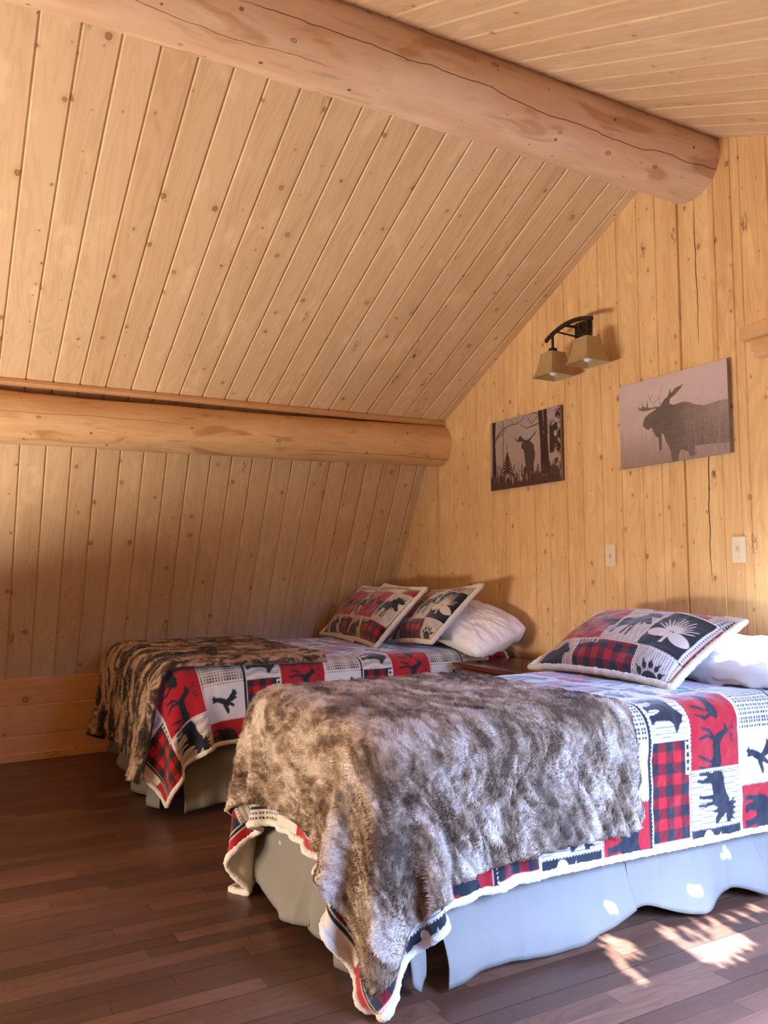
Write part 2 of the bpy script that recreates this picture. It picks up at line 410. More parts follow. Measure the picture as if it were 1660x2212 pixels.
# a long check in one board of the gable wall (upper and lower run)
def crack(pts, wd):
    mb = MB(); n = len(pts)
    for i in range(n - 1):
        (y0, z0), (y1, z1) = pts[i], pts[i + 1]
        w0 = wd * math.sin(math.pi * min(1, (i + .02) / (n - 1))) ** .5; w1 = wd * math.sin(math.pi * min(1, (i + 1) / (n - 1) * .999)) ** .5
        mb.add([(WX - .0006, y0 - w0, z0), (WX - .0006, y0 + w0, z0), (WX - .0006, y1 + w1, z1), (WX - .0006, y1 - w1, z1),
                (WX + .004, y0, z0), (WX + .004, y1, z1)], [(0, 1, 2, 3), (0, 3, 5, 4), (1, 4, 5, 2)])
    return mb
def wob(y, z0, z1, n=26, a=0.006, s=0):
    r = random.Random(s); out = []; q = 0
    for i in range(n):
        q = q * .8 + r.uniform(-a, a) * .5; out.append((y + q, z0 + (z1 - z0) * i / (n - 1)))
    return out
tag(crack([(y, z) for y, z in wob(2.585, 2.22, 2.93, s=3)], .0022).build('trim_1', M_gap), kind='structure')
tag(crack([(y, z) for y, z in wob(2.552, 1.10, 2.0, a=.007, s=5)], .0028).build('trim_2', M_gap), kind='structure')

# knee wall: three horizontal boards over a low skirting strip
def kneeboard(z0, z1, out, name, kind_name=None):
    V = []; UV = []; cols = [(z0, .004), (z0 + .004, 0), (z1 - .004, 0), (z1, .004)]
    xs = np.linspace(BX, WX, 12)
    for x in xs:
        for z, d in cols: V.append((x, kneeY(x) - out + d, z)); UV.append((z, x))
        V.append((x, kneeY(x) + .03, z1)); UV.append((z1, x))
    n = 5; F = [(i * n + k, (i + 1) * n + k, (i + 1) * n + k + 1, i * n + k + 1) for i in range(len(xs) - 1) for k in range(n - 1)]
    return npmesh(name, V, F, M_knee, uv=UV, smooth=False)
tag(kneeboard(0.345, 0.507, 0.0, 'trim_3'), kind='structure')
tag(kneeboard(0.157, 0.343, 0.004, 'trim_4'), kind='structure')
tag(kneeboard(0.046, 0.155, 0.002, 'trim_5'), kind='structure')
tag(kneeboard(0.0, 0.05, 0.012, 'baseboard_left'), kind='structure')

# floor
fl = npmesh('floor', [(BX, -1.2, 0), (WX + .05, -1.2, 0), (WX + .05, 6.0, 0), (BX, 6.0, 0)], [(0, 1, 2, 3)], M_floor, smooth=False)
tag(fl, kind='structure')

# right-hand steep wall with a window opening, and the gable behind the camera with a door opening
def wall_with_hole(name, P, us, ts, hole, mat, uvswap=False):
    """P(u,t); hole=(u0,u1,t0,t1)"""
    U = sorted(set([us[0], hole[0], hole[1], us[1]])); T = sorted(set([ts[0], hole[2], hole[3], ts[1]]))
    V = [P(u, t) for u in U for t in T]; UV = [(u, t) for u in U for t in T]; F = []
    for i in range(3):
        for j in range(3):
            if i == 1 and j == 1: continue
            a = i * 4 + j; F.append((a, a + 4, a + 5, a + 1))
    return npmesh(name, V, F, mat, uv=UV, smooth=False)
tag(wall_with_hole('wall_front', lambda u, t: (u, 0.35 - (2.2 - t) * 0.42, t), (BX, WX), (0.0, 2.2), (1.10, 2.75, 0.42, 1.98), M_ceil), kind='structure')
tag(wall_with_hole('wall_back', lambda u, t: (BX, u, t), (-0.7, 5.75), (0.0, 3.3), (2.2, 4.4, 0.04, 2.15), M_gable), kind='structure')

def glass_mat():
    m = bpy.data.materials.new('window_glass'); m.use_nodes = True; t = m.node_tree; t.nodes.clear()
    o = t.nodes.new('ShaderNodeOutputMaterial'); mx = t.nodes.new('ShaderNodeMixShader'); tr = t.nodes.new('ShaderNodeBsdfTransparent')
    gl = t.nodes.new('ShaderNodeBsdfGlossy'); gl.inputs['Roughness'].default_value = 0.02; mx.inputs[0].default_value = 0.06
    t.links.new(tr.outputs[0], mx.inputs[1]); t.links.new(gl.outputs[0], mx.inputs[2]); t.links.new(mx.outputs[0], o.inputs[0])
    return m
M_glass = glass_mat()
# dormer window: frame, sash bars and pane
def fy(z): return 0.35 - (2.2 - z) * 0.42
mb = MB()
for x in (1.10, 2.75):
    mb.tube([(x, fy(.40), .40), (x, fy(2.0), 2.0)], .03, 4)
for z in (.42, 1.98):
    mb.tube([(1.07, fy(z), z), (2.78, fy(z), z)], .03, 4)
wf = tag(mb.build('window_1', M_trim), kind='structure')
mb = MB(); mb.tube([(1.30, fy(.42) - .01, .42), (1.30, fy(1.98) - .01, 1.98)], .022, 4); mb.build('sash_bar', M_trim, wf)
pg = npmesh('window_pane', [(1.10, fy(.42) - .015, .42), (2.75, fy(.42) - .015, .42), (2.75, fy(1.98) - .015, 1.98), (1.10, fy(1.98) - .015, 1.98)], [(0, 1, 2, 3)], M_glass, wf, smooth=False)
mb = MB()
for y in (2.2, 3.3, 4.4): mb.box((BX, y, 1.09), (.06, .07, 2.14))
for z in (.06, 2.15): mb.box((BX, 3.3, z), (.06, 2.27, .07))
df = tag(mb.build('door_1', M_trim), kind='structure')
npmesh('door_pane', [(BX, 2.2, .04), (BX, 4.4, .04), (BX, 4.4, 2.15), (BX, 2.2, 2.15)], [(0, 1, 2, 3)], M_glass, df, smooth=False)

# ------------------------------------------------------------------ round logs
def log(name, p0, p1, r0, r1, mat, seed, wobble=0.006, n=72, seg=160):
    p0 = np.array(p0); p1 = np.array(p1); L = np.linalg.norm(p1 - p0)
    r = np.random.default_rng(seed); V = []; UV = []
    ph = r.uniform(0, 6.28, 20)
    for i in range(seg + 1):
        s = i / seg; c = p0 + (p1 - p0) * s; R = r0 + (r1 - r0) * s; x = c[0]
        c = c + np.array([0, math.sin(x * 1.3 + ph[0]) * .006, math.sin(x * 1.7 + ph[1]) * .005])
        for k in range(n + 1):
            a = 2 * math.pi * k / n
            d = 0
            for q in range(1, 5):
                d += math.sin(a * q + x * (1.1 * q) + ph[q]) * wobble / q * .8 + math.sin(x * 6.1 * q + a * (q - 1) + ph[q + 6]) * wobble * .3 / q
            V.append((c[0], c[1] + math.cos(a) * (R + d), c[2] + math.sin(a) * (R + d))); UV.append((x, a * R))
    F = [(i * (n + 1) + k, (i + 1) * (n + 1) + k, (i + 1) * (n + 1) + k + 1, i * (n + 1) + k + 1) for i in range(seg) for k in range(n)]
    return npmesh(name, V, F, mat, uv=UV)
# angle measured from +Y; seam of the uv sits against the roof
lg = log('log_beam', (BX, 4.845, 1.985), (WX + .004, 4.835, 2.045), 0.150, 0.139, M_log1, 3)
tag(lg, 'lower round pine log beam between the two sloped ceiling panels, above the far bed', 'log beam')
lg = log('log_beam', (BX, 2.60, 3.09), (WX + .004, 2.60, 3.088), 0.172, 0.163, M_log2, 8)
tag(lg, 'thick round pine ridge log under the peak of the ceiling, with long drying crack', 'log beam')
# scribed thin trim where each log meets the roof boards
mb = MB(); mb.box((0.52, 4.775, 2.196), (5.16, .035, .022), M=Matrix.Rotation(-.45, 4, 'X')); tag(mb.build('trim_6', M_trim), kind='structure')

# ledge board behind the nightstand
mb = MB(); mb.box((WX - .012, 3.6, 0.665), (.024, 1.5, .032), .004); mb.box((WX - .006, 3.6, 0.33), (.012, 1.5, .64)); tag(mb.build('trim_7', M_trim), kind='structure')

# ------------------------------------------------------------------ raster tools for printed cloth and the two canvas prints
def poly_mask(X, Y, pts):
    pts = np.array(pts, float); inside = np.zeros(X.shape, bool)
    x0, y0 = pts[-1]
    for x1, y1 in pts:
        c = ((y1 > Y) != (y0 > Y)); 
        with np.errstate(divide='ignore', invalid='ignore'):
            xi = (x0 - x1) * (Y - y1) / (y0 - y1 + 1e-12) + x1
        inside ^= c & (X < xi); x0, y0 = x1, y1
    return inside
def seg_mask(X, Y, a, b, w0, w1=None):
    w1 = w0 if w1 is None else w1
    ax, ay = a; bx, by = b; dx, dy = bx - ax, by - ay; L = dx * dx + dy * dy + 1e-12
    t = np.clip(((X - ax) * dx + (Y - ay) * dy) / L, 0, 1)
    d = np.hypot(X - ax - t * dx, Y - ay - t * dy); return d < (w0 + (w1 - w0) * t)
def ell_mask(X, Y, cx, cy_, a, b, ang=0.0):
    c, s = math.cos(ang), math.sin(ang); x = (X - cx) * c + (Y - cy_) * s; y = -(X - cx) * s + (Y - cy_) * c
    return (x / a) ** 2 + (y / b) ** 2 < 1

def moose(X, Y):
    m = poly_mask(X, Y, [(.06, .58), (.09, .66), (.18, .71), (.32, .71), (.42, .74), (.52, .82), (.60, .81), (.66, .76), (.73, .76), (.78, .70), (.84, .60), (.90, .53), (.90, .47), (.84, .45), (.78, .49), (.74, .53), (.72, .45), (.70, .38), (.68, .46), (.65, .52), (.61, .45), (.60, .38), (.61, .22), (.60, .04), (.55, .04), (.55, .22), (.53, .36), (.50, .38), (.49, .22), (.46, .06), (.41, .06), (.43, .22), (.42, .40), (.28, .40), (.24, .32), (.25, .20), (.22, .04), (.17, .04), (.18, .20), (.16, .32), (.13, .26), (.12, .08), (.07, .08), (.07, .26), (.09, .42), (.07, .50)])
    m |= poly_mask(X, Y, [(.66, .76), (.58, .82), (.50, .96), (.58, .90), (.59, 1.0), (.65, .91), (.69, 1.0), (.72, .90), (.79, .99), (.80, .88), (.89, .96), (.87, .85), (.98, .89), (.92, .80), (1.0, .78), (.86, .75), (.76, .73)])
    return m
def bear(X, Y):
    return poly_mask(X, Y, [(.03, .50), (.07, .64), (.16, .74), (.30, .77), (.45, .75), (.56, .80), (.64, .86), (.70, .93), (.75, .88), (.82, .86), (.86, .78), (.97, .70), (.96, .63), (.86, .62), (.80, .56), (.77, .42), (.76, .20), (.82, .10), (.80, .06), (.67, .06), (.64, .26), (.60, .38), (.55, .36), (.56, .16), (.60, .08), (.46, .07), (.43, .28), (.38, .38), (.31, .34), (.28, .18), (.33, .10), (.30, .06), (.18, .06), (.16, .26), (.12, .30), (.10, .16), (.13, .10), (.11, .07), (.02, .07), (.03, .25), (.05, .38)])
def deer(X, Y):   # looks left
    m = poly_mask(X, Y, [(.95, .56), (.92, .64), (.80, .67), (.60, .64), (.46, .66), (.38, .74), (.33, .84), (.26, .86), (.15, .79), (.16, .75), (.25, .74), (.29, .66), (.33, .54), (.40, .46), (.58, .45), (.74, .44), (.84, .42), (.90, .46)])
    for a, b in (((.42, .50), (.34, .30)), ((.34, .30), (.38, .05)), ((.40, .50), (.26, .36)), ((.26, .36), (.20, .14)), ((.86, .50), (.93, .28)), ((.93, .28), (.86, .05)), ((.82, .48), (.76, .28)), ((.76, .28), (.68, .06))):
        m |= seg_mask(X, Y, a, b, .036, .020)
    for a, b in (((.30, .84), (.38, .95)), ((.38, .95), (.52, 1.0)), ((.38, .95), (.36, 1.05)), ((.28, .84), (.22, .97)), ((.22, .97), (.28, 1.08)), ((.22, .97), (.12, 1.02)), ((.45, .98), (.47, 1.07)), ((.92, .62), (.97, .54))):
        m |= seg_mask(X, Y, a, b, .013, .009)
    return m
def eagle(X, Y):
    m = ell_mask(X, Y, .50, .45, .36, .10, 1.15)
    m |= poly_mask(X, Y, [(.46, .52), (.40, .62), (.22, .78), (.10, .80), (.16, .88), (.14, .93), (.24, .92), (.26, .98), (.36, .90), (.42, .96), (.52, .78), (.58, .60)])
    m |= poly_mask(X, Y, [(.52, .52), (.64, .60), (.84, .66), (.95, .62), (.90, .54), (.80, .50), (.68, .44), (.54, .40)])
    m |= poly_mask(X, Y, [(.38, .20), (.24, .10), (.32, .06), (.34, .0), (.42, .06), (.50, .02), (.50, .22)])
    m |= ell_mask(X, Y, .64, .76, .10, .06, .9)
    return m
def cone(X, Y):
    m = np.zeros(X.shape, bool)
    for k in range(13):
        a = math.radians(18 + k * 12); r1 = .42 + .06 * math.sin(k * 2.1)
        m |= seg_mask(X, Y, (.5 + .07 * math.cos(a), .44 + .05 * math.sin(a)), (.5 + r1 * .9 * math.cos(a), .44 + r1 * 1.2 * math.sin(a)), .022, .010)
    m |= seg_mask(X, Y, (.5, .35), (.5, .85), .014)
    m |= ell_mask(X, Y, .28, .32, .22, .14, .3) | ell_mask(X, Y, .72, .30, .22, .15, -.35)
    m |= seg_mask(X, Y, (.5, .40), (.46, .08), .035, .03)
    return m
def paw(X, Y):
    m = ell_mask(X, Y, .5, .34, .33, .24)
    for k in range(5):
        a = math.radians(150 - k * 30); c = (.5 + .42 * math.cos(a), .36 + .36 * math.sin(a))
        m |= ell_mask(X, Y, c[0], c[1], .085, .075, a)
        m |= seg_mask(X, Y, (.5 + .50 * math.cos(a), .36 + .45 * math.sin(a)), (.5 + .60 * math.cos(a), .36 + .58 * math.sin(a)), .028, .008)
    return m

PXW, PYH, RES = 0.68, 0.65, 0.001
def make_tile():
    SSN = 2; st = RES / SSN
    nx, ny = int(round(PXW / st)), int(round(PYH / st))
    X, Y = np.meshgrid((np.arange(nx) + .5) * st, (np.arange(ny) + .5) * st, indexing='ij')
    red = np.array([.36, .006, .012]); blk = np.array([.010, .012, .018]); crm = np.array([.62, .53, .44]); dk = np.array([.10, .004, .008])
    img = np.zeros((nx, ny, 3)); img[:] = crm
    def cell(x0, x1, y0, y1, kind, fig=None, mirror=False, figs=1, fs=.80):
        # x wraps
        xr = (X - x0) % PXW; m = (xr < (x1 - x0)) & (Y >= y0) & (Y < y1)
        w_, h_ = x1 - x0, y1 - y0; xl = xr; yl = Y - y0
        if kind == 'red': img[m] = red
        elif kind == 'blk': img[m] = blk
        elif kind == 'crm': img[m] = crm * 1.0
        elif kind == 'str':
            img[m] = crm; ph = np.sin(yl * 40 + xl * 9) * .0012
            s = (((xl + ph) % .0095) < .0024); img[m & s] = blk * 6 + .05
        elif kind == 'chk':
            img[m] = crm; p = .0135
            cx_, cy2 = (xl % p) / p, (yl % p) / p
            s1 = (cx_ > .22) & (cx_ < .78) & (cy2 > .22) & (cy2 < .78); img[m & s1] = blk
            s2 = ((cy2 < .10) | (cx_ < .08)); img[m & s2] = crm * .55
        elif kind == 'pld':
            q = .034; a = (np.floor(xl / q) % 2) == 0; b = (np.floor(yl / q) % 2) == 0
            img[m] = red * 1.15; hat = ((X + Y) % .0065) < .0036
            one = (a ^ b); img[m & one & hat] = dk * .6; img[m & one & ~hat] = red * .8
            img[m & a & b] = blk
        if fig is not None:
            c = crm if kind == 'blk' else blk
            for k in range(figs):
                fw = w_ / figs; s_ = min(fw, h_) * fs
                ux = (xl - (k + .5) * fw) / s_ + .5; uy = (yl - h_ / 2) / s_ + .5
                if mirror: ux = 1 - ux
                sel = m & (ux > -.3) & (ux < 1.3)
                img[sel & fig(ux, uy)] = c
        # border: white seam with black stitches
        e = np.minimum(np.minimum(xl, w_ - xl), np.minimum(yl, h_ - yl))
        bd = m & (e < .0050); img[bd] = crm * 1.1
        el = np.minimum(xl, yl); al = np.where(xl < yl, yl, xl)
        st_ = m & (el < .0030) & ((al % .0125) < .0072); img[st_] = blk
    A0, B0, C0 = 0.0, .21, .40
    # band A: check | eagle | red bear
    cell(-.25, 0, A0, B0, 'chk'); cell(0, .17, A0, B0, 'crm', eagle); cell(.17, .43, A0, B0, 'red', bear, fs=.92)
    # band B
    cell(.0, .315, B0 + .008, C0, 'pld'); cell(.315, .47, B0 + .008, C0, 'str', paw, fs=.8); cell(.47, .68, B0 + .008, C0, 'str', bear, fs=.98)
    # band C
    cell(.11, .29, C0, PYH, 'str', moose, fs=1.12); cell(.29, .47, C0, PYH, 'blk', cone, fs=1.05); cell(.47, .79, C0, PYH, 'red', deer, figs=2, fs=1.12)
    lad = (((X - .69) % PXW) < .10) & (Y > C0 - .024) & (Y < C0 - .002); img[lad] = crm; img[lad & ((X % .022) < .013) & (Y > C0 - .020) & (Y < C0 - .006)] = blk
    ln_ = (Y > B0 - .003) & (Y < B0 + .008); img[ln_] = blk
    img = img.reshape(nx // SSN, SSN, ny // SSN, SSN, 3).mean((1, 3))
    return img
TILE = make_tile()
def sample_tile(px, py):
    nx, ny = TILE.shape[:2]
    x = (px / RES - .5); y = (py / RES - .5)
    i = np.floor(x).astype(int); j = np.floor(y).astype(int); fx = (x - i)[..., None]; fy_ = (y - j)[..., None]
    g = lambda a, b: TILE[a % nx, b % ny]
    return g(i, j) * (1 - fx) * (1 - fy_) + g(i + 1, j) * fx * (1 - fy_) + g(i, j + 1) * (1 - fx) * fy_ + g(i + 1, j + 1) * fx * fy_

# ------------------------------------------------------------------ cloth draping (position based, numpy)
def drape(nx, ny, h, p0, box, rad, steps=170, iters=10, bvh=None, thick=0.012, seed=1, stiff_bend=0.25, wall=None, bvh_every=3, extra=None, drag=.985):
    """p0 (nx,ny,3) start; box=(min,max) rounded by rad; returns settled grid"""
    p = p0.copy(); v = np.zeros_like(p)
    bmin, bmax = np.array(box[0]), np.array(box[1]); c = (bmin + bmax) / 2; e = (bmax - bmin) / 2 - rad
    cons = []
    def addc(a0, a1, b0, b1, L, k): cons.append((a0, a1, b0, b1, L, k))
    S = slice
    for par in (0, 1):
        addc(S(par, nx - 1, 2), S(0, ny), S(par + 1, nx, 2), S(0, ny), h, 1.0)
        addc(S(0, nx), S(par, ny - 1, 2), S(0, nx), S(par + 1, ny, 2), h, 1.0)
    for par in (0, 1):
        addc(S(par, nx - 1, 2), S(0, ny - 1), S(par + 1, nx, 2), S(1, ny), h * 2 ** .5, .45)
        addc(S(par, nx - 1, 2), S(1, ny), S(par + 1, nx, 2), S(0, ny - 1), h * 2 ** .5, .45)
    bend = []
    for par in (0, 1, 2, 3):
        bend.append((S(par, nx - 2, 4), S(0, ny), S(par + 2, nx, 4), S(0, ny), 2 * h, stiff_bend))
        bend.append((S(0, nx), S(par, ny - 2, 4), S(0, nx), S(par + 2, ny, 4), 2 * h, stiff_bend))
    def solve(cl):
        for a0, a1, b0, b1, L, k in cl:
            A = p[a0, a1]; B = p[b0, b1]
            n0 = min(A.shape[0], B.shape[0]); n1 = min(A.shape[1], B.shape[1])
            A = A[:n0, :n1]; B = B[:n0, :n1]
            d = B - A; l = np.sqrt((d * d).sum(-1, keepdims=True)) + 1e-9
            q = d * ((l - L) / l * .5 * k); A += q; B -= q
    def collide(prev):
        q = p - c; a = np.abs(q) - e; out = np.maximum(a, 0); lo = np.sqrt((out * out).sum(-1)); inn = np.minimum(a.max(-1), 0)
        sd = lo + inn - rad - thick; hit = sd < 0
        nrm = np.where(lo[..., None] > 1e-6, out / (lo[..., None] + 1e-9), (a == a.max(-1, keepdims=True)).astype(float)) * np.sign(q)
        p[hit] -= nrm[hit] * sd[hit][:, None]
        # friction
        mv = p - prev; fr = hit & (nrm[..., 2] > .3)
        p[fr] -= mv[fr] * .65
        fr = hit & ~(nrm[..., 2] > .3); p[fr] -= mv[fr] * .25
        fl_ = p[..., 2] < .012; p[..., 2][fl_] = .012; p[..., :2][fl_] -= mv[..., :2][fl_] * .8
        if wall is not None:
            wl = p[..., 0] > wall; p[..., 0][wl] = wall
    def collide_bvh():
        P = p.reshape(-1, 3)
        for i in range(len(P)):
            r = bvh.find_nearest(Vector(P[i]), 0.12)
            if r[0] is not None:
                dd = Vector(P[i]) - r[0]; nn = r[1]
                # sheets are treated one-sided: outward of the bed
                s = dd.dot(nn)
                if s < thick:
                    q = P[i] + np.array(nn) * (thick - s); P[i] = q
    dt = 1 / 50
    for stp in range(steps):
        prev = p.copy(); v[..., 2] -= 9.8 * dt; v *= drag
        if extra is not None: extra(stp, p, v)
        sp = np.sqrt((v * v).sum(-1, keepdims=True)); v *= np.minimum(1, 2.5 / (sp + 1e-9))
        p += v * dt
        for it in range(iters):
            solve(cons)
            if it % 3 == 0: solve(bend)
            if it % 2 == 1: collide(prev)
        collide(prev)
        if bvh is not None and stp % bvh_every == 0: collide_bvh()
        v = (p - prev) / dt
    return p

def smooth_grid(p, n=1):
    for _ in range(n):
        q = p.copy(); q[1:-1] = (p[:-2] + 2 * p[1:-1] + p[2:]) / 4; p = q
        q = p.copy(); q[:, 1:-1] = (p[:, :-2] + 2 * p[:, 1:-1] + p[:, 2:]) / 4; p = q
    return p
def upsample(p, k):
    def up(a):
        n = len(a); t = np.linspace(0, n - 1, (n - 1) * k + 1); i = np.minimum(t.astype(int), n - 2); f = (t - i).reshape(-1, *([1] * (a.ndim - 1)))
        P0 = a[np.maximum(i - 1, 0)]; P1 = a[i]; P2 = a[i + 1]; P3 = a[np.minimum(i + 2, n - 1)]
        return .5 * (2 * P1 + (P2 - P0) * f + (2 * P0 - 5 * P1 + 4 * P2 - P3) * f * f + (3 * P1 - P0 - 3 * P2 + P3) * f ** 3)
    return up(up(p).swapaxes(0, 1)).swapaxes(0, 1)
def grid_faces(nx, ny, flip=False):
    i, j = np.meshgrid(np.arange(nx - 1), np.arange(ny - 1), indexing='ij'); a = (i * ny + j).ravel()
    f = np.stack([a, a + ny, a + ny + 1, a + 1], 1)
    return f[:, ::-1] if flip else f
def grid_normals(p):
    du = np.gradient(p, axis=0); dv = np.gradient(p, axis=1); n = np.cross(du, dv); return n / (np.linalg.norm(n, axis=-1, keepdims=True) + 1e-9)
def grid_bvh(p):
    nx, ny = p.shape[:2]; return BVHTree.FromPolygons([tuple(x) for x in p.reshape(-1, 3)], [tuple(f) for f in grid_faces(nx, ny)])

class VNoise:
    """tileless value noise on 2-D coords"""
    def __init__(s, seed): s.t = np.random.default_rng(seed).random((256, 256))
    def __call__(s, x, y):
        i = np.floor(x).astype(int); j = np.floor(y).astype(int); fx = x - i; fy_ = y - j
        fx = fx * fx * (3 - 2 * fx); fy_ = fy_ * fy_ * (3 - 2 * fy_); t = s.t
        a = t[i % 256, j % 256]; b = t[(i + 1) % 256, j % 256]; c = t[i % 256, (j + 1) % 256]; d = t[(i + 1) % 256, (j + 1) % 256]
        return (a * (1 - fx) + b * fx) * (1 - fy_) + (c * (1 - fx) + d * fx) * fy_
    def fbm(s, x, y, o=4, g=.55):
        r = 0; a = 1; tot = 0
        for k in range(o): r = r + a * s(x * 2 ** k + 17 * k, y * 2 ** k + 9 * k); tot += a; a *= g
        return r / tot

# ------------------------------------------------------------------ quilts
def build_quilt(name, grid, h, px0, py0, label, res_k, under_off=0.009):
    """grid[i,j]: i along X (foot->head), j across, toward -Y; outward normal = du x dv must point up"""
    nx, ny = grid.shape[:2]; g = upsample(grid, res_k); NX, NY = g.shape[:2]
    n = grid_normals(g)
    U, Vv = np.meshgrid(np.arange(NX) * h / res_k, np.arange(NY) * h / res_k, indexing='ij')
    vn = VNoise(5)
    g = g + n * ((vn.fbm(U * 14, Vv * 14, 3) - .5) * .012)[..., None]
    col = sample_tile(Vv + px0, U + py0).reshape(-1, 3)
    q = npmesh(name, g.reshape(-1, 3), grid_faces(NX, NY, True), M_quilt, col=col)
    tag(q, label, 'quilt')
    # fleece lining underneath
    k2 = 3; g2 = upsample(grid, k2); n2 = grid_normals(g2); g2 = g2 - (-n2 if False else n2) * under_off * SGN
    npmesh('fleece_lining', g2.reshape(-1, 3), grid_faces(g2.shape[0], g2.shape[1]), M_sherpa, q)
    # thick rolled fleece hem
    gg = upsample(grid, 4); nn = grid_normals(gg)
    loop = [(i, 0) for i in range(gg.shape[0])] + [(gg.shape[0] - 1, j) for j in range(gg.shape[1])] + [(i, gg.shape[1] - 1) for i in range(gg.shape[0] - 1, -1, -1)] + [(0, j) for j in range(gg.shape[1] - 1, -1, -1)]
    P = np.array([gg[i, j] - SGN * nn[i, j] * under_off * .5 for i, j in loop])
    K = 10; r = np.random.default_rng(9); V = []; m_ = len(P)
    T = np.roll(P, -1, 0) - np.roll(P, 1, 0); T /= np.linalg.norm(T, axis=1, keepdims=True) + 1e-9
    Nn = np.array([nn[i, j] for i, j in loop]); B = np.cross(T, Nn); B /= np.linalg.norm(B, axis=1, keepdims=True) + 1e-9
    for k in range(K):
        a = 2 * math.pi * k / K; rr = .0105 + r.random(m_)[:, None] * .004
        V.append(P + (Nn * math.cos(a) + B * math.sin(a)) * rr)
    V = np.stack(V, 1).reshape(-1, 3); F = [(i * K + k, ((i + 1) % m_) * K + k, ((i + 1) % m_) * K + (k + 1) % K, i * K + (k + 1) % K) for i in range(m_) for k in range(K)]
    npmesh('fleece_hem', V, F, M_sherpa, q)
    return q
SGN = -1.0   # normals of du(x) x dv(-y) point down; flip

H = 0.03
def start_grid(x0, x1, y0, y1, z, rot=0.0, comp=(1.0, 1.0), h=H, wave=0.0, seed=0):
    """x0..x1 along X, y0 (high) .. y1 (low)"""
    nx = int(round((x1 - x0) / h)) + 1; ny = int(round((y0 - y1) / h)) + 1
    i, j = np.meshgrid(np.arange(nx), np.arange(ny), indexing='ij')
    cx_, cy2 = (x0 + x1) / 2, (y0 + y1) / 2
    X = (i * h - (x1 - x0) / 2) * comp[0]; Y = ((y0 - y1) / 2 - j * h) * comp[1]
    c, s = math.cos(rot), math.sin(rot)
    p = np.stack([cx_ + X * c - Y * s, cy2 + X * s + Y * c, np.full_like(X, z)], -1)
    r = np.random.default_rng(seed); p[..., 2] += r.random(X.shape) * .004
    if wave: p[..., 2] += wave * np.sin(X * 23 + Y * 5) * np.sin(Y * 3 + 1)
    return p

NB = dict(x0=1.06, x1=3.04, y0=2.01, y1=2.93, z=0.705)      # near bed mattress
FB = dict(x0=0.99, x1=3.04, y0=4.00, y1=5.34, z=0.695)      # far bed mattress

def bed_box(b): return ((b['x0'] - .02, b['y0'] - .035, 0.0), (b['x1'], b['y1'] + .02, b['z']))
# near quilt
qn0 = start_grid(NB['x0'] - .34, 3.03, NB['y1'] + .44, NB['y0'] - .40, .76, rot=-.012, seed=1)
QN = drape(qn0.shape[0], qn0.shape[1], H, qn0, bed_box(NB), .075, steps=150, wall=3.075)
QN = smooth_grid(QN, 1)
qf0 = start_grid(FB['x0'] - .32, 3.0, FB['y1'] + .22, FB['y0'] - .34, .75, rot=.01, seed=2)
QF = drape(qf0.shape[0], qf0.shape[1], H, qf0, bed_box(FB), .075, steps=150, wall=3.075)
QF = smooth_grid(QF, 1)

# ------------------------------------------------------------------ throws
def fur_material(name):
    m = NM(name, 0.8, 0.2)
    n = m.noise(m.obj(), 220, 3, 0.6)
    m.base(m.attr('pattern')); m.b.inputs['Sheen Weight'].default_value = 0.35; m.b.inputs['Sheen Roughness'].default_value = 0.4
    m.bump(n, 0.5, 0.004); return m.m
M_fur = fur_material('faux_fur')

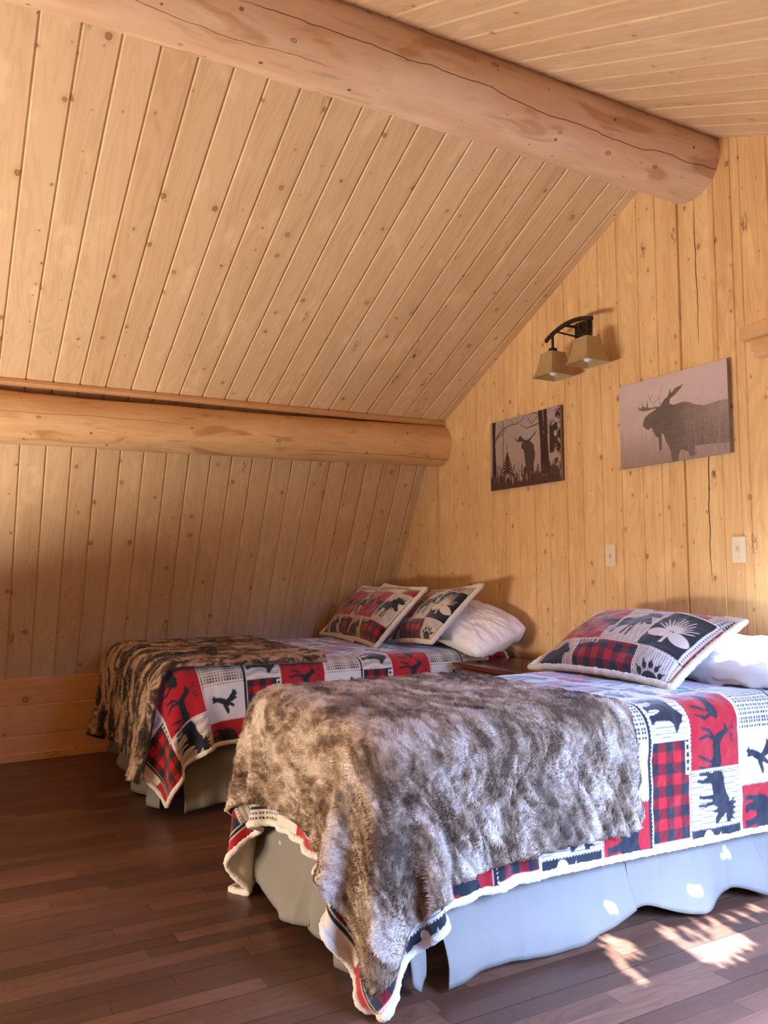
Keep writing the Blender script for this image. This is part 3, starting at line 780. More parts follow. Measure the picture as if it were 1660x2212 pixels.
def build_throw(name, grid, h, label, cdark, cmid, clight, seed, k=8, nhair=110000, hlen=.011, stretch=(9, 9), contrast=1.0, folds=False, crumple=0.0):
    g0 = upsample(grid, k); NX, NY = g0.shape[:2]; n = -grid_normals(g0)
    U, Vv = np.meshgrid(np.arange(NX) * h / k, np.arange(NY) * h / k, indexing='ij')
    vn = VNoise(seed)
    wx = vn.fbm(U * 5 + 3, Vv * 5, 3) * .12; wy = vn.fbm(U * 5 + 40, Vv * 5 + 20, 3) * .12
    def colour(U, Vv, wx, wy):
        a = vn.fbm((U + wx) * stretch[0], (Vv + wy) * stretch[1], 5, .62)
        b = vn.fbm((U + wx) * stretch[0] * 5 + 50, (Vv + wy) * stretch[1] * 5, 3, .6)
        f = np.clip(((a * .68 + b * .32) - .5) * 3.4 * contrast + .5, 0, 1)[..., None]
        lo = np.array(cdark) * (1 - np.clip(f * 2, 0, 1)) + np.array(cmid) * np.clip(f * 2, 0, 1)
        return lo * (1 - np.clip(f * 2 - 1, 0, 1)) + np.array(clight) * np.clip(f * 2 - 1, 0, 1), f
    col, f = colour(U, Vv, wx, wy)
    if crumple:
        cr = np.abs(vn.fbm(U * 6 + 2, Vv * 13 + 8, 3) - .5) * 2; g0 = g0 + n * (crumple * (1 - cr) * np.clip((.75 - U) / .4, .25, 1))[..., None]
    if folds:
        mk = np.clip((Vv - 1.05) / .3, 0, 1) * np.clip((U - .42) / .15, 0, 1)
        rd = np.sin((U * 1.0 + (Vv - 1.1) * -.55 + .05 * vn(U * 4, Vv * 4)) * 2 * math.pi / .105); g0 = g0 + n * (mk * np.abs(rd) ** .7 * .016 * (.4 + vn(U * 6 + 4, Vv * 2)))[..., None]
    tuft = vn.fbm((U + wx) * 34, (Vv + wy) * 34, 3)
    top = g0 + n * ((tuft - .4) * .012 + f[..., 0] * .003)[..., None]
    bot = g0 - n * .006
    nv = NX * NY; Ft = grid_faces(NX, NY, True); Fb = grid_faces(NX, NY) + nv
    idx = np.arange(nv).reshape(NX, NY)
    lp = np.concatenate([idx[:, 0], idx[-1, 1:], idx[-2::-1, -1], idx[0, -2:0:-1]]); lq = np.roll(lp, -1)
    Fs = np.stack([lp, lq, lq + nv, lp + nv], 1)
    V = np.concatenate([top.reshape(-1, 3), bot.reshape(-1, 3)]); C = np.concatenate([col.reshape(-1, 3), np.full((nv, 3), 1.0) * np.array(cdark) * 1.5])
    o = npmesh(name, V, np.concatenate([Ft, Fb, Fs]), M_fur, col=C)
    tag(o, label, 'throw blanket')
    # pile: short leaning tufts, one thin blade each
    r = np.random.default_rng(seed)
    iu = r.random(nhair) * (NX - 1.001); iv = r.random(nhair) * (NY - 1.001)
    ne = nhair // 14; s_ = r.integers(0, 4, ne)
    iu[:ne] = np.where(s_ == 0, 0, np.where(s_ == 1, NX - 1.001, iu[:ne])); iv[:ne] = np.where(s_ == 2, 0, np.where(s_ == 3, NY - 1.001, iv[:ne]))
    i = iu.astype(int); j = iv.astype(int); fu = (iu - i)[:, None]; fv = (iv - j)[:, None]
    bl = lambda a: (a[i, j] * (1 - fu) * (1 - fv) + a[i + 1, j] * fu * (1 - fv) + a[i, j + 1] * (1 - fu) * fv + a[i + 1, j + 1] * fu * fv)
    P = bl(top); Nn = bl(n); Nn /= np.linalg.norm(Nn, axis=1, keepdims=True) + 1e-9
    du = np.gradient(g0, axis=0); dv = np.gradient(g0, axis=1)
    du /= np.linalg.norm(du, axis=-1, keepdims=True) + 1e-9; dv /= np.linalg.norm(dv, axis=-1, keepdims=True) + 1e-9
    Du, Dv = bl(du), bl(dv)
    uu, vv = iu * h / k, iv * h / k
    ang = (vn.fbm(uu * 7, vv * 7, 3) * 9 + r.normal(0, .5, nhair))[:, None]
    D = Du * np.cos(ang) + Dv * np.sin(ang)
    L = (hlen * (.6 + .7 * r.random(nhair)))[:, None]; lean = (.9 + .5 * r.random(nhair))[:, None]
    dirv = Nn + D * lean; dirv /= np.linalg.norm(dirv, axis=1, keepdims=True)
    side = np.cross(dirv, Nn); side /= np.linalg.norm(side, axis=1, keepdims=True) + 1e-9
    w_ = .0011
    A = P - side * w_; B = P + side * w_; Cc = P + dirv * L
    VV = np.stack([A, B, Cc], 1).reshape(-1, 3)
    hc = bl(col) * (.8 + .45 * r.random(nhair))[:, None]
    HC = np.repeat(hc, 3, 0)
    hp = npmesh('fur_pile', VV, np.arange(nhair * 3).reshape(-1, 3), M_fur, o, col=HC, smooth=False)
    hp['kind'] = 'stuff'
    return o

bq = grid_bvh(QN[::, ::-1].copy())
# near throw
def make_throw(b, grid0, bvh, steps=150, extra=None):
    return drape(grid0.shape[0], grid0.shape[1], H, grid0, ((b['x0'] - .04, b['y0'] - .055, 0), (b['x1'], b['y1'] + .04, b['z'] + .018)), .09, steps=steps, bvh=bvh, thick=.016, bvh_every=2, wall=3.07, stiff_bend=.18, extra=extra)
tn0 = start_grid(NB['x0'] - .32, 1.96, NB['y1'] + .20, NB['y0'] - .39, .80, rot=.015, seed=5)
TN = smooth_grid(make_throw(NB, tn0, bq), 1)
bf = grid_bvh(QF[::, ::-1].copy())
tf0 = start_grid(FB['x0'] - .46, 1.86, FB['y1'] + .15, FB['y0'] - .05, .79, rot=-.03, seed=6)
TF = smooth_grid(make_throw(FB, tf0, bf), 1)

build_quilt('quilt', QN, H, px0=0.0 - (.44 + .92 + .08), py0=.65 * 4 - (1.855 - (NB['x0'] - .34)), label='patchwork wildlife quilt on the near bed, red squares with bears and deer, sunlit', res_k=8)
build_quilt('quilt', QF, H, px0=-(.22 + 1.34 + .05), py0=.65 * 4 - (1.806 - (FB['x0'] - .32)), label='patchwork wildlife quilt on the far bed beside the sloped wall', res_k=7)
build_throw('fur_throw', TN, H, 'light grey-brown faux fur throw hanging over the foot of the near bed', (.10, .055, .030), (.30, .20, .125), (.56, .45, .36), 21, stretch=(15, 7), contrast=1.1, folds=True)
build_throw('fur_throw', TF, H, 'dark brown streaked faux fur throw over the foot of the far bed', (.022, .011, .006), (.10, .056, .030), (.50, .33, .20), 33, stretch=(8, 22), contrast=1.7, crumple=.02)

# ------------------------------------------------------------------ beds: frame, box spring, mattress, skirt panels
def rounded_slab(name, x0, x1, y0, y1, z0, z1, r, mat, parent, sag=0.0):
    nx, ny, nz = 28, 20, 8
    import bmesh
    bm = bmesh.new(); bmesh.ops.create_cube(bm, size=1.0)
    for v in bm.verts: v.co = Vector(((v.co.x + .5) * (x1 - x0) + x0, (v.co.y + .5) * (y1 - y0) + y0, (v.co.z + .5) * (z1 - z0) + z0))
    bmesh.ops.bevel(bm, geom=bm.edges[:], offset=r, segments=5, affect='EDGES')
    me = bpy.data.meshes.new(name); bm.to_mesh(me); bm.free()
    for p in me.polygons: p.use_smooth = True
    return link(name, me, mat, parent)

def skirt_panel(parent, pts, ztop, hem, seed, bulge=.03, pleat=.012, freq=9.0, n_s=140, n_t=26):
    """pts: polyline in xy; hem(s) -> hem height; cloth hangs from ztop, swells outward near the hem"""
    pts = [Vector((x, y, 0)) for x, y in pts]; seg = [(pts[i + 1] - pts[i]).length for i in range(len(pts) - 1)]; tot = sum(seg)
    vn = VNoise(seed); V = np.zeros((n_s, n_t, 3))
    for a in range(n_s):
        s = a / (n_s - 1) * tot; q = s; i = 0
        while i < len(seg) - 1 and q > seg[i]: q -= seg[i]; i += 1
        d = (pts[i + 1] - pts[i]).normalized(); p = pts[i] + d * q; nrm = Vector((d.y, -d.x, 0))
        for b in range(n_t):
            t = b / (n_t - 1); z = ztop + (hem(s / tot) - ztop) * t
            lowf = min(1.0, max(0.0, (.22 - z) / .16)); lowf = lowf * lowf * (3 - 2 * lowf) * .9 + .1 * t
            o = bulge * lowf - .004 + pleat * lowf * math.sin(s * freq * 2 * math.pi + 3 * vn(np.array(s * 3.0), np.array(1.0))) * (.4 + float(vn(np.array(s * 5.0 + 3), np.array(t * 1.5))))
            ph_ = s * freq * 1.7 + 2.2 * float(vn(np.array(s * 2.3 + 7), np.array(.5))); o -= .010 * abs(math.sin(ph_ * math.pi)) ** .5 * (1 - lowf * .3) * t
            o += .012 * t * (float(vn(np.array(s * 16.0), np.array(t * 3.0 + 4))) - .6)
            o += .03 * lowf * (float(vn(np.array(s * 4.0), np.array(t * 2.0 + 9))) - .5)
            P = p + nrm * o; V[a, b] = (P.x, P.y, z)
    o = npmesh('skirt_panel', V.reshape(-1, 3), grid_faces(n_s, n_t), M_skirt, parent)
    s_ = o.modifiers.new('thickness', 'SOLIDIFY'); s_.thickness = .0025; s_.offset = 0
    return o

def make_bed(b, label, panels, head_x=3.04):
    root = empty('bed', ((b['x0'] + b['x1']) / 2, (b['y0'] + b['y1']) / 2, 0))
    tag(root, label, 'bed')
    x0, x1, y0, y1 = b['x0'] + .02, b['x1'], b['y0'] + .02, b['y1'] - .02
    mb = MB()
    for y in (y0 + .04, y1 - .04): mb.box(((x0 + x1) / 2, y, .16), (x1 - x0 - .06, .04, .04))
    for x in (x0 + .08, (x0 + x1) / 2, x1 - .08): mb.box((x, (y0 + y1) / 2, .16), (.04, y1 - y0 - .06, .04))
    mb.build('bed_frame', M_dark, root)
    for x in (x0 + .12, x1 - .12):
        for y in (y0 + .08, y1 - .08):
            l = MB(); l.tube([(x, y, 0.0), (x, y, .15)], .022, 12); l.build('leg', M_dark, root, True)
    rounded_slab('box_spring', x0, x1, y0, y1, .18, .42, .02, M_matt, root)
    rounded_slab('mattress', b['x0'] + .008, b['x1'] - .005, b['y0'] + .008, b['y1'] - .008, .42, b['z'] - .004, .06, M_matt, root)
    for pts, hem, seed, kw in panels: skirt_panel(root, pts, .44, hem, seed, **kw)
    return root
x0, y0, y1 = NB['x0'], NB['y0'], NB['y1']
make_bed(NB, 'near single bed with beige skirt, patchwork quilt and light fur throw', [
    ([(x0 + .01, y1), (x0 + .01, 2.42)], lambda s: .06 - .02 * math.sin(s * 3.1), 1, dict(bulge=.05, freq=3.0, pleat=.02)),
    ([(x0 + .01, 2.44), (x0 + .01, y0 + .06)], lambda s: .045 - .02 * s + .05 * max(0, s - .8) * 2, 2, dict(bulge=.03, freq=4.0, pleat=.016)),
    ([(x0 + .10, y0), (x0 + .16, y0)], lambda s: .02 + .05 * abs(s - .5), 3, dict(bulge=.035, freq=9.0, pleat=.02, n_s=30)),
    ([(x0 + .20, y0), (1.985, y0)], lambda s: .022 + .05 * s ** 3 + .012 * math.sin(s * 8), 4, dict(bulge=.05, freq=1.4, pleat=.02)),
    ([(1.99, y0), (2.62, y0)], lambda s: .025 + .022 * math.sin(s * 9 + 1) + .03 * (1 - s), 5, dict(bulge=.035, freq=3.2, pleat=.022)),
    ([(2.62, y0), (3.04, y0)], lambda s: .03 + .02 * math.sin(s * 7), 6, dict(bulge=.03, freq=5.0, pleat=.02)),
    ([(3.03, y1), (x0, y1)], lambda s: .04, 7, dict(bulge=-.02, freq=2.0)),
])
x0, y0, y1 = FB['x0'], FB['y0'], FB['y1']
make_bed(FB, 'far bed under the sloped wall with beige skirt and dark fur throw', [
    ([(x0 + .01, y1), (x0 + .01, 4.72)], lambda s: .05 + .03 * math.sin(s * 4), 11, dict(bulge=.04, freq=2.4, pleat=.02)),
    ([(x0 + .01, 4.74), (x0 + .01, y0 + .05)], lambda s: .04 + .04 * math.sin(s * 5 + 2) * (1 - s) - .01 * s, 12, dict(bulge=.04, freq=3.6, pleat=.028)),
    ([(x0 + .08, y0), (1.99, y0)], lambda s: .018 + .02 * math.sin(s * 6), 13, dict(bulge=.045, freq=2.2, pleat=.016)),
    ([(2.0, y0), (3.04, y0)], lambda s: .03, 14, dict(bulge=.03, freq=2.2, pleat=.016)),
])

# ------------------------------------------------------------------ pillows
def pillow(name, w_, h_, th, M4, label, cat, mats, pat=None, n=150, ps=1.0, rnd=0.0, wrinkle=1.0, flange=.02, seed=0, sag=.0, group=None, power=.55):
    u, v = np.meshgrid(np.linspace(-1, 1, n), np.linspace(-1, 1, int(n * .75)), indexing='ij'); NV = u.shape[1]
    vn = VNoise(seed + 60)
    def shape(sgn):
        inn = 1 - flange * 2 / w_ * 1.3
        uu = np.clip(np.abs(u) / inn, 0, 1); vv = np.clip(np.abs(v) / inn, 0, 1)
        t = ((1 - uu ** 2.6) * (1 - vv ** 2.6)) ** power
        x = u * w_ / 2 * (1 - .055 * (1 - v * v) * 1.0); y = v * h_ / 2 * (1 - .07 * (1 - u * u))
        q_ = 1 - rnd * (u * u * v * v); x = x * q_; y = y * q_
        wr = (vn.fbm(u * 3 + 5 + sgn, v * 3, 3) - .5) * .022 * np.minimum(1, t * 3)
        if wrinkle > 1: wr = wr - np.abs(vn.fbm(u * 2.2 + v * 1.5 + 9, v * 3.5 - u, 3) - .5) * .05 * np.minimum(1, t * 3)
        edge = np.maximum(np.abs(u), np.abs(v)); cr = np.sin((u * 11 + v * 5) + seed) * .004 * (edge > .6) * t
        z = sgn * (t * th / 2 + .003) + wr + cr - sag * (u * u) * .5
        return np.stack([x, y, z], -1)
    a = shape(1.0); b = shape(-1.0)
    nv = n * NV
    P = np.concatenate([a.reshape(-1, 3), b.reshape(-1, 3)])
    Ft = grid_faces(n, NV); Fb = grid_faces(n, NV, True) + nv
    idx = np.arange(nv).reshape(n, NV)
    lp = np.concatenate([idx[:, 0], idx[-1, 1:], idx[-2::-1, -1], idx[0, -2:0:-1]]); lq = np.roll(lp, -1)
    Fs = np.stack([lp, lp + nv, lq + nv, lq], 1)
    Mn = np.array(M4); W = P @ Mn[:3, :3].T + Mn[:3, 3]
    col = None; mi = None
    if pat is not None:
        c = sample_tile(u * w_ / 2 * ps + pat[0], v * h_ / 2 * ps + pat[1]).reshape(-1, 3)
        col = np.concatenate([c, np.full((nv, 3), 1) * np.array([.62, .55, .47])])
        mi = np.concatenate([np.zeros(len(Ft)), np.ones(len(Fb)), np.ones(len(Fs))])
    o = npmesh(name, W, np.concatenate([Ft, Fb, Fs]), mats, col=col, matidx=mi)
    tag(o, label, cat, group)
    if pat is not None:   # fleece piping round the edge
        ring = (a.reshape(-1, 3)[lp] + b.reshape(-1, 3)[lp]) / 2
        ring = ring[::3]; m_ = len(ring); T = np.roll(ring, -1, 0) - np.roll(ring, 1, 0); T /= np.linalg.norm(T, axis=1, keepdims=True)
        Z = np.array([0, 0, 1.0]) * np.ones_like(T); B = np.cross(T, Z); r = np.random.default_rng(seed); K = 10
        V = np.stack([ring + (Z * math.cos(2 * math.pi * k / K) * 1.0 + B * math.sin(2 * math.pi * k / K)) * (.013 + .005 * r.random(m_)[:, None]) for k in range(K)], 1).reshape(-1, 3)
        V = V @ Mn[:3, :3].T + Mn[:3, 3]
        F = [(i * K + k, ((i + 1) % m_) * K + k, ((i + 1) % m_) * K + (k + 1) % K, i * K + (k + 1) % K) for i in range(m_) for k in range(K)]
        npmesh('fleece_edge', V, F, M_sherpa, o)
    return o

def frame(center, right, up):
    """pillow frame: local x = right (as seen from the foot), local y = up along the face"""
    r = Vector(right).normalized(); u = Vector(up); u = (u - r * u.dot(r)).normalized(); n = r.cross(u)
    m = Matrix.Identity(4)
    for i in range(3): m[i][0] = r[i]; m[i][1] = u[i]; m[i][2] = n[i]; m[i][3] = center[i]
    return m
# white pillows
pillow('pillow', .70, .42, .17, frame((2.84, 2.24, .805), (0, -1, 0), (1, 0, .12)), 'white pillow under the patterned pillow on the near bed', 'pillow', [M_white], seed=3, power=.45, flange=.0, rnd=.14, wrinkle=2)
pillow('pillow', .72, .44, .18, frame((2.82, 4.10, .845), (.05, -1, -.20), (1, 0, .40)), 'crumpled white pillow at the head of the far bed', 'pillow', [M_white], seed=4, power=.45, flange=.0, sag=.05, rnd=.16, wrinkle=2)
# patterned pillows
PM = [M_quilt, M_sherpa]
pillow('patterned_pillow', .81, .49, .19, frame((2.62, 2.60, .852), (.02, -1, .0), (.62, 0, .33)), 'patterned pillow with red deer square and moose, lying on the near bed', 'pillow', PM, pat=(.135, .51), ps=.9, n=260, seed=11, sag=.03)
pillow('patterned_pillow', .64, .47, .15, frame((2.68, 4.28, .895), (-.10, -1, .08), (.62, -.30, .62)), 'patterned pillow with black pinecone square, rightmost of three on the far bed', 'pillow', PM, pat=(.17, .50), n=200, seed=14)
pillow('patterned_pillow', .66, .47, .15, frame((2.57, 5.07, .885), (-.10, -1, 0), (.62, -.12, .64)), 'patterned pillow behind the others, leftmost of three on the far bed', 'pillow', PM, pat=(-.02, .50), n=200, seed=13)
pillow('patterned_pillow', .68, .48, .16, frame((2.53, 4.68, .890), (-.12, -1, -.02), (.60, -.18, .64)), 'patterned pillow with moose square, middle of three on the far bed', 'pillow', PM, pat=(-.02, .50), n=220, seed=12)

# ------------------------------------------------------------------ nightstand
ns = empty('nightstand', (2.83, 3.47, 0)); tag(ns, 'dark reddish-brown wooden nightstand between the two beds', 'nightstand')
X0, X1, Y0, Y1, ZT = 2.55, 3.07, 3.06, 3.88, .655
mb = MB(); mb.box(((X0 + X1) / 2, (Y0 + Y1) / 2, ZT - .011), (X1 - X0, Y1 - Y0, .022), .004); mb.build('top', M_stand, ns)
mb = MB(); mb.box(((X0 + X1) / 2 + .01, (Y0 + Y1) / 2, ZT - .32), (X1 - X0 - .05, Y1 - Y0 - .05, .55)); mb.build('body', M_stand, ns)
mb = MB(); mb.box((X0 + .022, (Y0 + Y1) / 2, ZT - .052), (.026, Y1 - Y0 - .03, .05), .004); mb.build('apron', M_stand, ns)
for z in (.47, .25):
    mb = MB(); mb.box((X0 + .025, (Y0 + Y1) / 2, z), (.03, Y1 - Y0 - .10, .19), .006); d_ = mb.build('drawer', M_stand, ns)
    mb = MB(); mb.tube([(X0 - .014, (Y0 + Y1) / 2, z), (X0 + .012, (Y0 + Y1) / 2, z)], [.014, .008], 14); mb.build('knob', M_bronze, d_, True)
for x in (X0 + .04, X1 - .04):
    for y in (Y0 + .04, Y1 - .04):
        mb = MB(); mb.box((x, y, .035), (.05, .05, .07)); mb.build('leg', M_stand, ns)

# ------------------------------------------------------------------ wall switches
def switch(yc, zc, label):
    r = empty('light_switch', (WX, yc, zc)); tag(r, label, 'light switch', 'ivory wall switches')
    mb = MB(); mb.box((WX - .004, yc, zc), (.008, .072, .116), .003); mb.build('cover_plate', M_plate, r, True)
    mb = MB(); mb.box((WX - .0085, yc, zc), (.002, .012, .026)); mb.build('slot', mat_slot, r)
    mb = MB(); mb.box((WX - .013, yc, zc - .004), (.016, .008, .012), .002, M=Matrix.Rotation(.5, 4, 'Y')); mb.build('toggle', M_plate, r, True)
    for dz in (-.033, .033):
        mb = MB(); mb.tube([(WX - .0075, yc, zc + dz), (WX - .0095, yc, zc + dz)], .0032, 12); mb.build('screw', M_trim_metal, r, True)
mat_slot = mat_plain('switch_slot', (.58, .48, .34), .5); M_trim_metal = mat_plain('screw_paint', (.5, .42, .32), .4)
switch(3.184, 1.241, 'ivory toggle switch plate below and between the two moose pictures')
switch(2.403, 1.252, 'ivory toggle switch plate right of the board crack, near the photo edge')

# ------------------------------------------------------------------ canvas prints
def canvas(name, corners, draw, label, nx, ny, thick=.012):
    """corners: y_left,y_right,z_top,z_bottom on the wall"""
    yl, yr, zt, zb = corners
    u, v = np.meshgrid(np.linspace(0, 1, nx), np.linspace(0, 1, ny), indexing='ij')
    asp = (yl - yr) / (zt - zb)
    g = draw(u * asp, v, asp)
    root = empty(name, (WX - thick / 2, (yl + yr) / 2, zb)); tag(root, label, 'picture')
    P = np.stack([np.full_like(u, WX - thick - .016 - .0005), yl + (yr - yl) * u, zb + (zt - zb) * v], -1)
    npmesh('print', P.reshape(-1, 3), grid_faces(nx, ny, True), M_print, root, col=g.reshape(-1, 3), smooth=False)
    mb = MB(); mb.box((WX - .016 - thick / 2, (yl + yr) / 2, (zt + zb) / 2), (thick, yl - yr, zt - zb)); mb.build('stretcher', mat_edge, root)
    return root
M_print = NM('canvas_print', .45, .35); M_print.base(M_print.attr('pattern')); M_print.bump(M_print.noise(M_print.obj(), 900, 2), .15, .0006); M_print = M_print.m
mat_edge = mat_plain('canvas_edge', (.26, .19, .175), .7)
def cgrad(a, b, t): return np.array(a) * (1 - t[..., None]) + np.array(b) * t[..., None]
def quadmap(pts, TL, TR, BL, BR):
    """picture-plane position (0..1, 0..1 from the bottom left) of points seen on the slanted print"""
    out = []
    for x, y in pts:
        u = (x - (TL[0] + BL[0]) / 2) / ((TR[0] + BR[0]) / 2 - (TL[0] + BL[0]) / 2)
        t = TL[1] + (TR[1] - TL[1]) * (x - TL[0]) / (TR[0] - TL[0]); b = BL[1] + (BR[1] - BL[1]) * (x - BL[0]) / (BR[0] - BL[0])
        # foreshortening across the print
        k = (BL[1] - TL[1]) / (BR[1] - TR[1]); u = u / (u + (1 - u) / k)
        out.append((u, (b - y) / (b - t)))
    return out
QB = ((105, 460), (1495, 68), (122, 1512), (1522, 1290)); QS = ((72, 522), (1475, 128), (110, 1862), (1510, 1635))
def draw_big(X, Y, asp):
    vn = VNoise(77); S = lambda pts: [(a * asp, b) for a, b in quadmap(pts, *QB)]
    sky = cgrad((.43, .315, .30), (.54, .43, .44), np.clip(Y * 1.2, 0, 1)); img = sky * (1 + (vn.fbm(X * 3, Y * 3, 3) - .5)[..., None] * .15)
    gr = vn.fbm(X * 55, Y * 6, 4); gt = np.clip((.46 - Y) * 2.2 + (gr - .5) * 1.0, 0, 1)
    img = img * (1 - gt[..., None] * .55) + np.array((.17, .105, .095)) * gt[..., None] * .55 * (.5 + gr[..., None])
    dk = np.array((.135, .098, .094)); md = np.array((.20, .15, .14)); lt = np.array((.33, .25, .22))
    m = poly_mask(X, Y, S([(485, 965), (490, 900), (515, 830), (570, 780), (650, 730), (740, 670), (770, 620), (800, 575), (840, 545), (860, 490), (870, 430), (885, 500), (930, 440), (960, 418), (1005, 400), (1040, 372), (1010, 430), (940, 515), (870, 570), (860, 640), (920, 650), (1000, 620), (1060, 608), (1130, 630), (1180, 655), (1260, 665), (1350, 635), (1440, 605), (1530, 590), (1540, 1150), (1400, 1165), (1300, 1170), (1150, 1190), (1170, 1300), (1090, 1330), (1070, 1260), (990, 1235), (962, 1290), (950, 1390), (872, 1405), (860, 1250), (800, 1130), (775, 1040), (747, 1030), (742, 1240), (708, 1250), (705, 1090), (670, 1070), (632, 1010), (612, 950), (560, 985), (530, 975), (500, 945)]))
    U = X / asp
    t = np.clip((U - .50) * 2.6, 0, 1) * (.35 + .9 * vn.fbm(X * 5, Y * 5, 3)) * np.clip(1.25 - np.abs(Y - .58) * 2.6, .25, 1)
    hair = (vn.fbm(X * 14 + Y * 8, Y * 40, 3) - .5) * .35
    bc = dk * (1 - np.clip(t, 0, 1)[..., None]) + lt * np.clip(t, 0, 1)[..., None]; bc = bc * (1 + hair[..., None])
    img = np.where(m[..., None], bc, img)
    a_ = poly_mask(X, Y, S([(740, 668), (690, 680), (640, 688), (590, 700), (568, 690), (558, 580), (545, 690), (510, 690), (490, 665), (475, 600), (482, 690), (470, 715), (445, 688), (455, 728), (410, 675), (432, 735), (490, 747), (560, 737), (650, 708), (740, 700)]))
    P_ = [S([a, b]) for a, b in (((740, 655), (725, 560)), ((725, 560), (752, 480)), ((752, 480), (778, 398)), ((665, 685), (605, 595)), ((605, 595), (570, 520)), ((665, 632), (720, 545)), ((600, 590), (640, 510)))]
    img[a_] = dk * 1.2
    for k, (a, b) in enumerate(P_): img[seg_mask(X, Y, a, b, .0055 if k == 0 else .0035, .003)] = md * 1.15
    r = np.random.default_rng(4)
    for k in range(110):
        x = asp * r.uniform(.62, 1.0); y = r.uniform(.02, .42); L = r.uniform(.08, .26); dx = r.normal(.0, .03)
        img[seg_mask(X, Y, (x, y), (x + dx, y + L), .0028, .0008)] = md * r.uniform(.8, 1.6)
    return img * (1 - .12 * (vn.fbm(X * 150, Y * 150, 2) - .5))[..., None]
def draw_small(X, Y, asp):
    vn = VNoise(78); r = np.random.default_rng(8); S = lambda pts: [(a * asp, b) for a, b in quadmap(pts, *QS)]
    img = cgrad((.36, .255, .215), (.36, .29, .28), np.clip(Y, 0, 1)) * (1 + (vn.fbm(X * 3, Y * 3, 3) - .5)[..., None] * .15)
    dk = np.array((.042, .020, .018)); md = np.array((.075, .044, .040))
    def seg(a, b, w0, w1=None, c=dk): img[seg_mask(X, Y, a, b, w0, w1)] = c
    def sp(a, b, w0, w1=None, c=dk): q = S([a, b]); seg(q[0], q[1], w0, w1, c)
    sp((410, 450), (395, 1400), .010, .012, np.array((.17, .125, .115)))
    img[poly_mask(X, Y, S([(145, 400), (240, 380), (210, 900), (240, 1500), (130, 1800), (150, 1000)]))] = dk
    img[poly_mask(X, Y, S([(1112, 100), (1195, 80), (1215, 600), (1205, 690), (1275, 660), (1300, 1200), (1330, 1500), (1160, 1500), (1150, 800)]))] = dk
    img[poly_mask(X, Y, S([(1212, 80), (1272, 60), (1290, 700), (1215, 700)]))] = dk * 1.1
    U = X / asp; fol = (U > .86) & (vn.fbm(X * 11, Y * 11, 5, .7) > .50 - .10 * np.clip(1 - np.abs(Y - .72) * 3, -1, 1)); img[fol] = dk
    def limb(pts, w0):
        for k in range(len(pts) - 1): sp(pts[k], pts[k + 1], w0 * (1 - k / len(pts) * .6), w0 * (1 - (k + 1) / len(pts) * .6), md)
    limb([(215, 900), (270, 780), (380, 660), (480, 560), (600, 510), (700, 500), (800, 430), (870, 320)], .009)
    limb([(215, 850), (300, 700), (400, 600), (520, 540)], .006); limb([(240, 800), (400, 715), (450, 650), (500, 580)], .006); limb([(380, 660), (330, 560), (300, 520)], .004)
    limb([(1130, 480), (1040, 520), (900, 580), (820, 530), (780, 510)], .008); limb([(1130, 330), (1060, 400), (1000, 490), (940, 400), (930, 330)], .006); limb([(1120, 300), (1050, 260), (990, 300)], .006); limb([(700, 500), (720, 400), (760, 360)], .004); limb([(640, 500), (590, 430), (560, 400)], .004)
    for k in range(13):
        y = 1130 + k * 32; w_ = (35 + k * 11) * (1 if k % 2 else .75); sp((490 - w_, y + 30), (490, y - 25), .007, .010); sp((490 + w_, y + 30), (490, y - 25), .007, .010)
    sp((488, 910), (492, 1500), .003, .012); sp((440, 1080), (490, 1140), .004); sp((535, 1070), (492, 1140), .004)
    c = md * .95
    img[poly_mask(X, Y, S([(835, 1015), (790, 985), (792, 920), (810, 870), (830, 852), (760, 856), (700, 850), (668, 812), (655, 750), (690, 812), (722, 822), (748, 750), (790, 738), (815, 775), (850, 810), (920, 815), (915, 740), (932, 812), (960, 775), (1000, 735), (1040, 680), (1100, 608), (1062, 690), (1000, 765), (960, 840), (1000, 870), (1030, 905), (1040, 1000), (1056, 1080), (1045, 1200), (1025, 1300), (1030, 1470), (970, 1480), (965, 1340), (948, 1325), (940, 1480), (890, 1480), (870, 1280), (850, 1120)]))] = c
    g = vn.fbm(X * 45, Y * 9, 4); gm = Y < .20 + (g - .5) * .55 + .03 * np.sin(X * 9); img[gm] = (dk * 1.2)[None] * (.6 + 1.7 * vn.fbm(X * 90, Y * 60, 2)[gm])[:, None]
    for k in range(60):
        x = r.uniform(0, asp); y = r.uniform(.12, .24); seg((x, y), (x + r.normal(0, .02), y + r.uniform(.05, .14)), .0025, .0008, md)
    return img
canvas('canvas_picture', (3.072, 2.412, 2.108, 1.681), draw_big, 'large canvas photo of an antlered moose in misty grass, hung at the right', 420, 280)
canvas('canvas_picture', (4.198, 3.530, 2.102, 1.670), draw_small, 'smaller dark canvas photo of a moose standing among bare trees', 330, 250)

